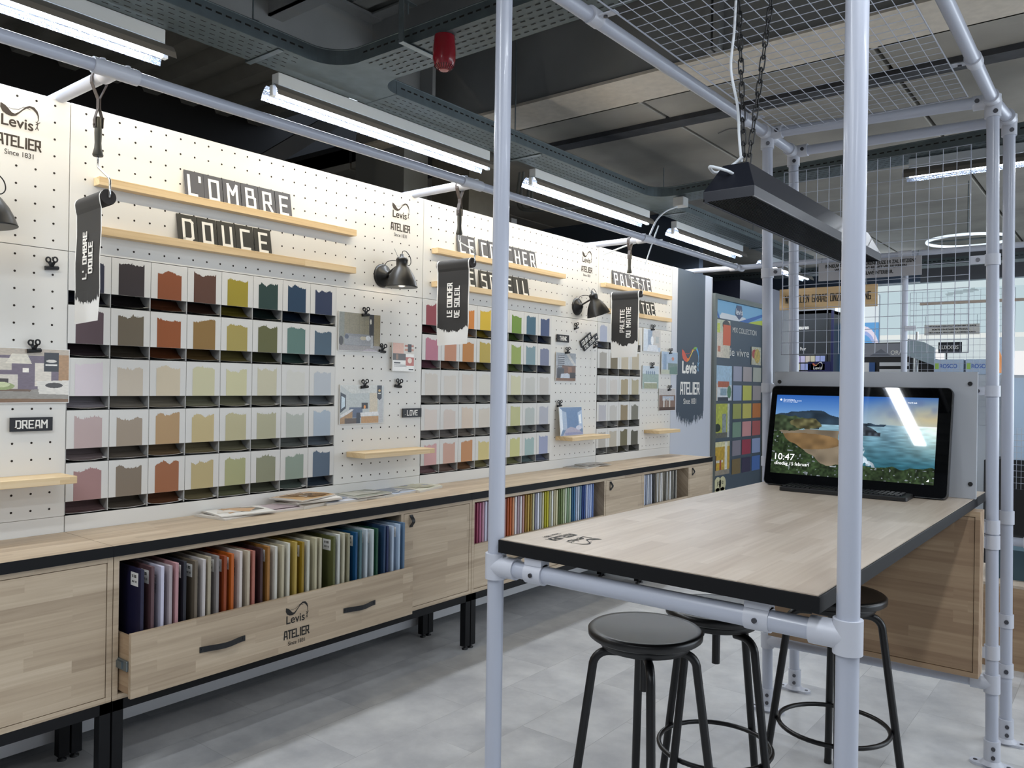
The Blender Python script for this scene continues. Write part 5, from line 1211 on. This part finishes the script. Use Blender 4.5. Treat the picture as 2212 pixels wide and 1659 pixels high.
m.m = 3; m.add([(.004,8.08,2.366),(.004,8.21,2.366),(.004,8.25,2.27),(.004,8.15,2.215),(.004,8.04,2.27)], [(0,1,2,3,4)]); m.m = 0
typeset(m, 'levis', (.005,8.055,2.27), (0,1,0), (0,0,1), .185, .06, bold=.002)
m.build('header_print', [mat('hp_white', 'e3e6ea', .4), mat('hp_lime', 'c3d24a', .4), mat('hp_blue', '3d6fb8', .4), mat('hp_badge', '4a5a7c', .4)], pc)
m = MB(); typeset(m, 'MIX COLLECTION', (.004,7.98,2.075), (0,1,0), (0,0,1), .66, .055); typeset(m, 'Joie de vivre', (.004,7.535,1.80), (0,1,0), (0,0,1), .9, .11)
m.build('lettering', LETW, pc)
sw = [(8.02,8.25,8.265,8.52,8.54,8.80)]
rows = [(1.563,1.722,'a4a6b8 b3a9a8 b9bcae'),(1.358,1.52,'97a6c6 c8ca5c a89f9f'),(1.165,1.325,'a3a85c cbc262 cb7a38'),(.97,1.13,'7f9b86 d79a98 b9605e'),(.775,.935,'8c8690 a63c4e 9aa9cf'),(.58,.74,'7e6a42 3c3450 4f74b6')]
for (za, zb, cs) in rows:
    for c, (ya, yb) in zip(cs.split(), ((8.015,8.243),(8.278,8.525),(8.56,8.80))):
        m = MB(); R(m, ya, yb, za, zb, .003); lab(m.build('swatch', mat('sw_'+c, c, .4), pc), cname(c)+' printed swatch')
a = Art(40, 30, 'a8c6dc'); a.rect(0,.55,1,1,'d9dde0').rect(.2,.45,.85,.62,'b5603f'); a.rect(.35,.65,.7,.85,'8fa9b8').rect(0,.5,.18,1,'d0c4b6').ell(.85,.75,.12,.18,'5d8a6a').rect(.2,.9,.8,1,'39404a').grain(.3,2,40)
m1 = img('poster_print', None, .3); pic_mesh('room_photo', a.a, (.003,7.54,1.36), (0,.44,0), (0,0,.36), m1, pc)
a = Art(40, 40, 'b3b94a'); a.rect(0,0,.9,.7,'b9c04f').ell(.25,.7,.2,.12,'2f3a2c').rect(.55,.3,.8,.85,'8f9a9a').rect(0,.85,1,1,'6a6a60').rect(.88,0,1,1,'c9cfc9').grain(.5,3,41)
pic_mesh('room_photo', a.a, (.003,7.53,.98), (0,.4,0), (0,0,.35), m1, pc)
a = Art(40, 40, 'c8a43c'); a.rect(0,0,1,.15,'ddd6a6').rect(.7,0,.85,1,'e3dfcf').rect(.15,.55,.6,.62,'e0dccb').rect(.12,.4,.2,.9,'5a3a28').rect(.4,.55,.5,.95,'a24a30').rect(0,.85,1,1,'9a9080').grain(.4,3,42)
pic_mesh('room_photo', a.a, (.003,7.53,.6), (0,.42,0), (0,0,.34), m1, pc)
a = Art(40, 56, 'd6cdb8'); a.rect(0,0,.5,.3,'c9cdb0').rect(.05,.1,.25,.35,'c9d24a').ell(.7,.12,.28,.12,'3a3434').rect(.05,.35,.5,1,'ddd0bd').rect(.1,.7,.3,.85,'c27a5c').grain(.3,2,43)
pic_mesh('room_photo', a.a, (.006,7.57,1.80), (0,.34,0), (0,0,.385), m1, pc)
m = MB(); R(m, 7.73, 7.92, 1.93, 2.14, .008); m.build('orange_leaflet', mat('leaf_orange', 'dd6f4c', .5), pc)
a = Art(30, 30, 'c7c2a6'); a.ell(.3,.4,.25,.25,'b5452f').ell(.6,.5,.3,.4,'cdb14a').grain(.6,3,44); pic_mesh('room_photo', a.a, (.006,8.5,1.75), (0,.28,0), (0,0,.2), m1, pc)
m = MB()
for (dy, dz) in ((-.06,.05),(.06,.05),(-.06,-.06),(.06,-.06)):
    m.add([(.003, 7.72+dy+.085*math.cos(2*PI*k/20), .46+dz+.075*math.sin(2*PI*k/20)) for k in range(20)], [tuple(range(20))])
m.m = 1; typeset(m, 'joie', (.0035,7.64,.49), (0,1,0), (0,0,1), .16, .06); typeset(m, 'de', (.0035,7.70,.455), (0,1,0), (0,0,1), .035, .02); typeset(m, 'vivre', (.0035,7.63,.395), (0,1,0), (0,0,1), .18, .05)
m.build('flower_emblem', [mat('flower_cream', 'cfc9a0', .5), INKB], pc)
# slate wall and dark fascia beyond
o = MB().box(-.62,-.30, 8.9, 12.6, 0, 2.75).build('shop_unit', mat('unit_navy', '12182a', .5), None, loc=(-.3,8.9,0)); tag(o, 'dark navy shop unit beyond the poster cabinet', 'shop unit')
# colour chip rack
cr_t = thing('colour_chip_rack', 'dark rack of small pastel colour chips between the frame posts', 'rack', (.1, 9.9, 0))
MB().box(-.02,.36,10.0,10.05,.9,2.46,.0).build('board', mat('rack_dark', '2c3136', .6), cr_t)
pal = 'cfc6ea b9c0ee d9d3f2 e8dcf0 ddd6b8 c9b9e2 a9b8ec e2d6c8'.split(); ix = 0
for r_ in range(8):
    for c in range(6):
        ix += 1; cc = pal[(ix*5+r_) % 8]; MB().box(-.01+.06*c,.043+.06*c,9.985,9.999,1.82-.095*r_,1.90-.095*r_).build('colour_chip', mat('chip_'+cc, cc, .5, emit=cc, es=.0), cr_t)
m = MB(); typeset(m, 'Kleuren', (-.02,9.995,2.23), (1,0,0), (0,0,1), .16, .05, bold=.002); typeset(m, 'Puur', (.04,9.995,1.97), (1,0,0), (0,0,1), .07, .04, bold=.001); m.build('lettering', LETW, cr_t)
# dark bay with the emblem sign
bay = thing('dark_bay', 'dark grey recessed bay with a blue emblem sign at its foot', 'shop unit', (.2, 10.2, 0))
MB().box(.37,.40,10.0,10.6,0,2.46).box(-.05,.41,10.55,10.6,0,2.46).box(.0,.02,10.0,10.6,0,2.46).box(0,.4,10,10.6,2.42,2.46).build('bay_walls', mat('bay_grey', '262a2e', .6), bay)
MB().box(.41,.44,9.99,10.0,1.7,2.45).box(.14,.41,9.985,9.999,1.60,1.83).build('sign_board', [mat('sign_navy', '141a52', .4)], bay)
lg = MB(); swoosh(lg, (.2,9.98,1.80), (1,0,0), (0,0,1), .12, [1,2,0,0]); lg.m = 0; typeset(lg, 'Levis', (.21,9.98,1.735), (1,0,0), (0,0,1), .1, .035, bold=.001); lg.build('brand_print', [LETW, mat('rb_red', 'c86a4a', .5), mat('rb_yel', 'd8c48a', .5)], bay)
# signs hung from the cross pipe
sg = thing('hanging_sign', 'grey board with three lines of black text hanging from the cross pipe', 'sign', (1.58, 7.0, 2.42), 'text boards hung from pipes')
m = MB(); m.box(1.176,1.980,7.0,7.006,2.42,2.575); m.m = 1
typeset(m, 'BENIEUWD HOE UW KLEURENKEUZE ER ZAL UITZIEN?', (1.235,6.999,2.528), (1,0,0), (0,0,1), .70, .028, bold=.0012)
typeset(m, 'WE HELPEN U GRAAG BIJ HET VISUALISEREN', (1.31,6.999,2.488), (1,0,0), (0,0,1), .56, .028, bold=.0012)
typeset(m, 'VAN UW NIEUWE INTERIEUR.', (1.40,6.999,2.448), (1,0,0), (0,0,1), .37, .028, bold=.0012)
m.build('board', [mat('sign_grey', '98979a', .6), INKB], sg); m = MB()
for x in (1.2, 1.95): m.tube([(x,7.003,2.56),(x,7.02,RZ+.02)], .003, 6)
m.build('hook', STEEL, sg)
sg = thing('hanging_sign', 'light wood board with black stencil capitals hanging lower than the grey text board', 'sign', (1.23, 7.0, 2.19), 'text boards hung from pipes')
m = MB(); m.box(.822,1.637,7.06,7.078,2.192,2.376); m.m = 1; strokes(m, 'WE DELEN GRAAG ONZE ERVARING', (1.23,7.059,2.284), (1,0,0), (0,0,1), .068, .10, .26, width=.71)
m.build('board', [WO, INKB], sg); m = MB()
for x in (.9, 1.55): m.tube([(x,7.07,2.37),(x,7.05,RZ)], .003, 6)
m.build('hook', STEEL, sg)
# third frame post carrying the cross pipe
f3 = thing('pipe_frame', 'distant white pipe frame with one post seen right of the grey text board', 'pipe frame', (1.84, 7.05, 0))
MB().tube([(1.84,7.1,.0),(1.84,7.1,2.58)], PR, 16).build('post', PIPE, f3)
m = MB(); m.tube([(1.80,7.05,RZ),(1.9,7.05,RZ)], PR+.006, 18); m.build('pipe_tee', PIPEJ, f3)
m = MB(); m.box(1.85,1.93,7.07,7.076,1.98,2.02); m.build('side_clamp', PIPEJ, f3)
mesh_panel((1.57,8.6,1.18), (1,0,0), (0,0,1), 16, 22, .055, .058, 'far wire mesh panel seen through the near one, on the right')
mesh_panel((1.99,4.75,1.05), (1,0,0), (0,0,1), 17, 5, .05, .05, 'low white wire mesh panel right behind the second frame') if False else None
mesh_panel((2.78,5.0,.98), (1,0,0), (0,0,1), 6, 10, .0175*1.2, .0325, 'small white wire mesh panel above the black panel at the right edge')
# window poster, product displays, text board
wp = thing('glowing_print', 'bright blue poster with a white ring in the rear window', 'poster', (.5, 10.4, 1.3))
a = Art(36, 60, 'dfeaf0'); rr = np.hypot((a.x-.6)*1.0, (a.y-.62)*1.5); a.rect(0,.3,1,.9,'5fa2dc'); m_ = (rr < .42)&(rr > .34)&(a.y > .3)&(a.y < .9); a.a[m_] = hx('e8e0f2'); m_ = (rr < .34)&(rr > .28); a.a[m_] = hx('9fb2e6'); a.rect(0,.9,1,1,'ffffff')
pm = img('print_glow', None, .5, .68); pic_mesh('print', a.a, (.40,10.4,1.55), (.45,0,0), (0,0,1.1), pm, wp)
MB().box(.39,.86,10.41,10.43,.9,2.66).build('frame', mat('frame_pale', 'c9d3da', .5), wp)
sk = thing('glowing_print', 'wide glowing panel standing in for the lit far ceiling and windows, right of the ring poster', 'poster', (1.9, 11.5, 1.3))  # emissive panel stands in for the brightly lit ceiling beyond
a = Art(96, 50, 'c6dbe2'); a.rect(0,.0,1,.06,'d6e6ea').rect(0,.46,1,.50,'eef3f0').rect(0,.50,1,1,'d3dfe2').rect(0,.60,.13,1,'5a9ad8').rect(.22,.6,.30,.86,'ffffff').rect(.565,.62,.66,1,'ffffff').rect(.80,.57,1,1,'ffffff').rect(.52,.5,.555,1,'9fb6cc').rect(.74,.5,.79,1,'8fa8c0')
for k in range(6): a.poly([(.02+.02*k,.62),(.03+.02*k,.62),(.01+.02*k,.9),(.0+.02*k,.9)],'8fbfe6')
a.poly([(.30,.1),(.42,.06),(.44,.09),(.31,.12)],'a3b4ba')
pic_mesh('print', a.a, (.42,12.0,1.45), (2.9,0,0), (0,0,1.5), pm, sk); MB().box(.40,3.34,12.01,12.03,0,2.97).build('frame', mat('frame_pale', 'c9d3da', .5), sk)
ds = thing('moulding_display', 'black display stand of white mouldings with a grey photo header', 'display stand', (1.1, 9.4, 0))
MB().box(.82,1.42,9.5,9.55,0,2.02).build('board', mat('stand_black', '191a1e', .5), ds)
m = MB(); m.box(.86,1.42,9.48,9.5,1.86,2.01); m.m = 1; m.add([(.98,9.479,1.87),(1.1,9.479,1.95),(1.2,9.479,1.87)], [(0,1,2)]); m.m = 2; typeset(m, 'ORAC', (1.20,9.478,1.885), (1,0,0), (0,0,1), .16, .045, bold=.001)
m.build('header', [mat('hdr_grey', '8d8f96', .5), mat('hdr_dark', '6a6e78', .5), LETW], ds)
m = MB(); m.box(.92,1.03,9.48,9.5,1.68,1.80); m.m = 1; m.box(.98,1.04,9.47,9.48,1.68,1.80); m.build('sample', [WHITE, mat('smp_blue', '2a5590', .5)], ds)
for k in range(4): MB().box(1.09,1.38,9.46,9.5,1.76-.075*k,1.80-.075*k).build('moulding', mat('mould_white', 'd8dadd', .5), ds)
bk = thing('sample_stand', 'pale grey angled product stand left of the black serif sign', 'display stand', (1.6, 9, 0))
m = MB(); m.prism([(1.46,1.86),(1.47,2.03),(1.62,1.99),(1.72,1.93),(1.72,1.75),(1.5,1.84)], (0,9,0), (1,0,0), (0,0,1), (0,.05,0)); m.build('panel', mat('stand_pale', '9fb0b8', .5), bk)
m = MB(); m.tube([(1.53,9.03,0),(1.55,9.03,2.1)], .015, 8); m.build('pole', CHROME, bk)
m = MB(); m.box(1.56,1.72,9.06,9.3,.6,1.82); m.build('body', mat('stand_black', '191a1e', .5), bk)
lx = thing('serif_sign', 'black sign with white serif capitals above the white boxes', 'sign', (1.86, 9, 1.88))
m = MB(); m.box(1.755,1.965,8.99,9.0,1.875,1.985); m.m = 1; typeset(m, 'LUXXUS', (1.765,8.989,1.915), (1,0,0), (0,0,1), .17, .035, bold=.001); m.build('board', [mat('sign_ink', '1d232c', .5), LETW], lx); MB().box(1.82,1.835,9.0,9.01,.9,1.88).build('support', BLK, lx)
for (xa, xb, l) in ((1.755,2.01,'left white carton with blue lettering behind the backing panel'), (2.03,2.28,'right white carton with blue lettering beside the far post')):
    bt = thing('carton', l, 'box', (xa, 8.9, 1.66), 'white cartons with blue lettering'); m = MB(); m.box(xa,xb,8.8,9.0,1.66,1.805); m.m = 1; typeset(m, 'ROSCO', (xa+.05,8.799,1.72), (1,0,0), (0,0,1), .15, .04, bold=.001); m.m = 2; m.add([(xa+.008,8.799,1.71),(xa+.04,8.799,1.71),(xa+.04,8.799,1.77),(xa+.008,8.799,1.77)], [(0,1,2,3)])
    m.build('carton_body', [mat('carton_white', 'b8cbe2', .5), mat('carton_blue', '4468c0', .5), mat('carton_green', 'a8d060', .5)], bt)
for (xa, xb, z0_, l) in ((1.6,2.9,1.2,'long white counter below the cartons'),):
    o = MB().box(1.6,3.6,8.75,9.3,0,1.655).build('white_counter', mat('counter_white', 'c5ccd4', .5), None, loc=(1.6,8.75,0)); tag(o, 'white shop counter carrying the two cartons', 'counter')
tbd = thing('hanging_sign', 'small pale board with three lines of tiny text, right of the grey text board', 'sign', (2.0, 8.5, 2.05), 'text boards hung from pipes')
m = MB(); m.box(1.70,2.17,8.6,8.605,2.035,2.135); m.m = 1
for k, s_ in enumerate(('HET KLEUREN RESULTAAT BEGINT MET DE JUISTE', 'BORSTELS EN ROLLEN PER PRODUCT.', 'HET ATELIER TEAM HELPT U HIERBIJ GRAAG.')): typeset(m, s_, (1.74+.03*(k == 1),8.599,2.11-.03*k), (1,0,0), (0,0,1), .40-.08*(k == 1), .014, bold=.0008)
m.build('board', [mat('sign_pale', 'cfcfcb', .6), INKB], tbd)
m = MB(); m.tube([(1.71,8.6,2.13),(1.71,8.6,2.22)], .002, 6); m.tube([(2.15,8.6,2.13),(2.15,8.6,2.22)], .002, 6); m.build('hook', STEEL, tbd)
o = MB().box(1.66,3.0,8.58,8.62,2.33,2.355).build('timber_rail', mat('rail_beige', 'c9b8aa', .6), None, loc=(1.66,8.6,2.33)); tag(o, 'thin pale timber rail in front of the rear windows', 'rail')
# ring light and round lamp
rl = thing('ring_lamp', 'flat glowing ring lamp under the soffit behind the near mesh', 'lamp', (2.05, 8.2, 2.86))
m = MB(); m.tube([(2.12+.33*math.cos(q),8.2+.33*math.sin(q),2.86) for q in [2*PI*k/40 for k in range(40)]], .013, 8, closed=True); m.build('ring', mat('ring_glow', 'ffffff', .5, emit='dbeaf6', es=.8), rl)
m = MB(); m.tube([(2.12,8.2,2.9),(2.12,8.2,ZC)], .005, 6); m.tube([(1.79,8.2,2.87),(2.45,8.2,2.87)], .008, 6); m.build('stem', STEEL, rl)
gl_ = thing('globe_lamp', 'bright round lamp cut by the right edge', 'lamp', (2.9, 6, 2.6)); MB().lathe([(0,-.09),(.06,-.07),(.09,0),(.07,.06),(0,.08)], (2.955,7.0,2.985), n=24).build('globe', mat('globe_glow', 'ffffff', .5, emit='fffbe8', es=4), gl_)
MB().tube([(2.955,7.0,3.06),(2.955,7.0,ZC)], .006, 8).build('stem', STEEL, gl_)
# right edge: black panel on a white pipe above a wooden bench
rp = thing('black_display_panel', 'black panel clamped above a white pipe at the right edge', 'display stand', (3.3, 5, .7))
MB().box(2.76,4.4,5.0,5.02,.735,1.135).build('panel', mat('panel_black', '0e0f13', .5), rp); MB().tube([(2.6,5.0,.70),(4.4,5.0,.70)], PR, 16).build('pipe', PIPE, rp); MB().tube([(2.88,5.0,.70),(2.96,5.0,.70)], PR+.006, 18).build('coupling', PIPEJ, rp)
for x in (4.3,): MB().tube([(x,5.0,0),(x,5.0,.7)], PR, 16).build('post', PIPE, rp)
bn_ = thing('wooden_bench', 'low wooden bench with a grey blue band at the right edge', 'bench', (3.4, 5.3, 0))
MB().box(2.55,4.6,5.05,5.6,.0,.33 if False else .44).build('base', WX, bn_); MB().box(2.55,4.6,5.05,5.6,.4405,.455).build('top', WT, bn_)
MB().box(2.7,4.5,5.2,5.5,.455,.62).build('band', mat('band_teal', '3f5a66', .5), bn_)
mgt = thing('round_table_far', 'bright pale display shapes beyond the right edge', 'display stand', (2.6, 8.5, 0)); mgt.name = 'pale_display'
MB().box(2.42,2.9,8.2,8.5,.9,1.62).build('block', mat('pale_blue_block', 'b9cfe6', .6), mgt); MB().lathe([(.05,0),(.06,.12),(.03,.2)], (2.36,8.1,1.66), n=16).build('orange_cup', mat('cup_orange', 'e08a3c', .5), mgt); MB().box(2.3,2.95,8.0,8.55,.0,.9).build('plinth', mat('stand_black', '191a1e', .5), mgt)
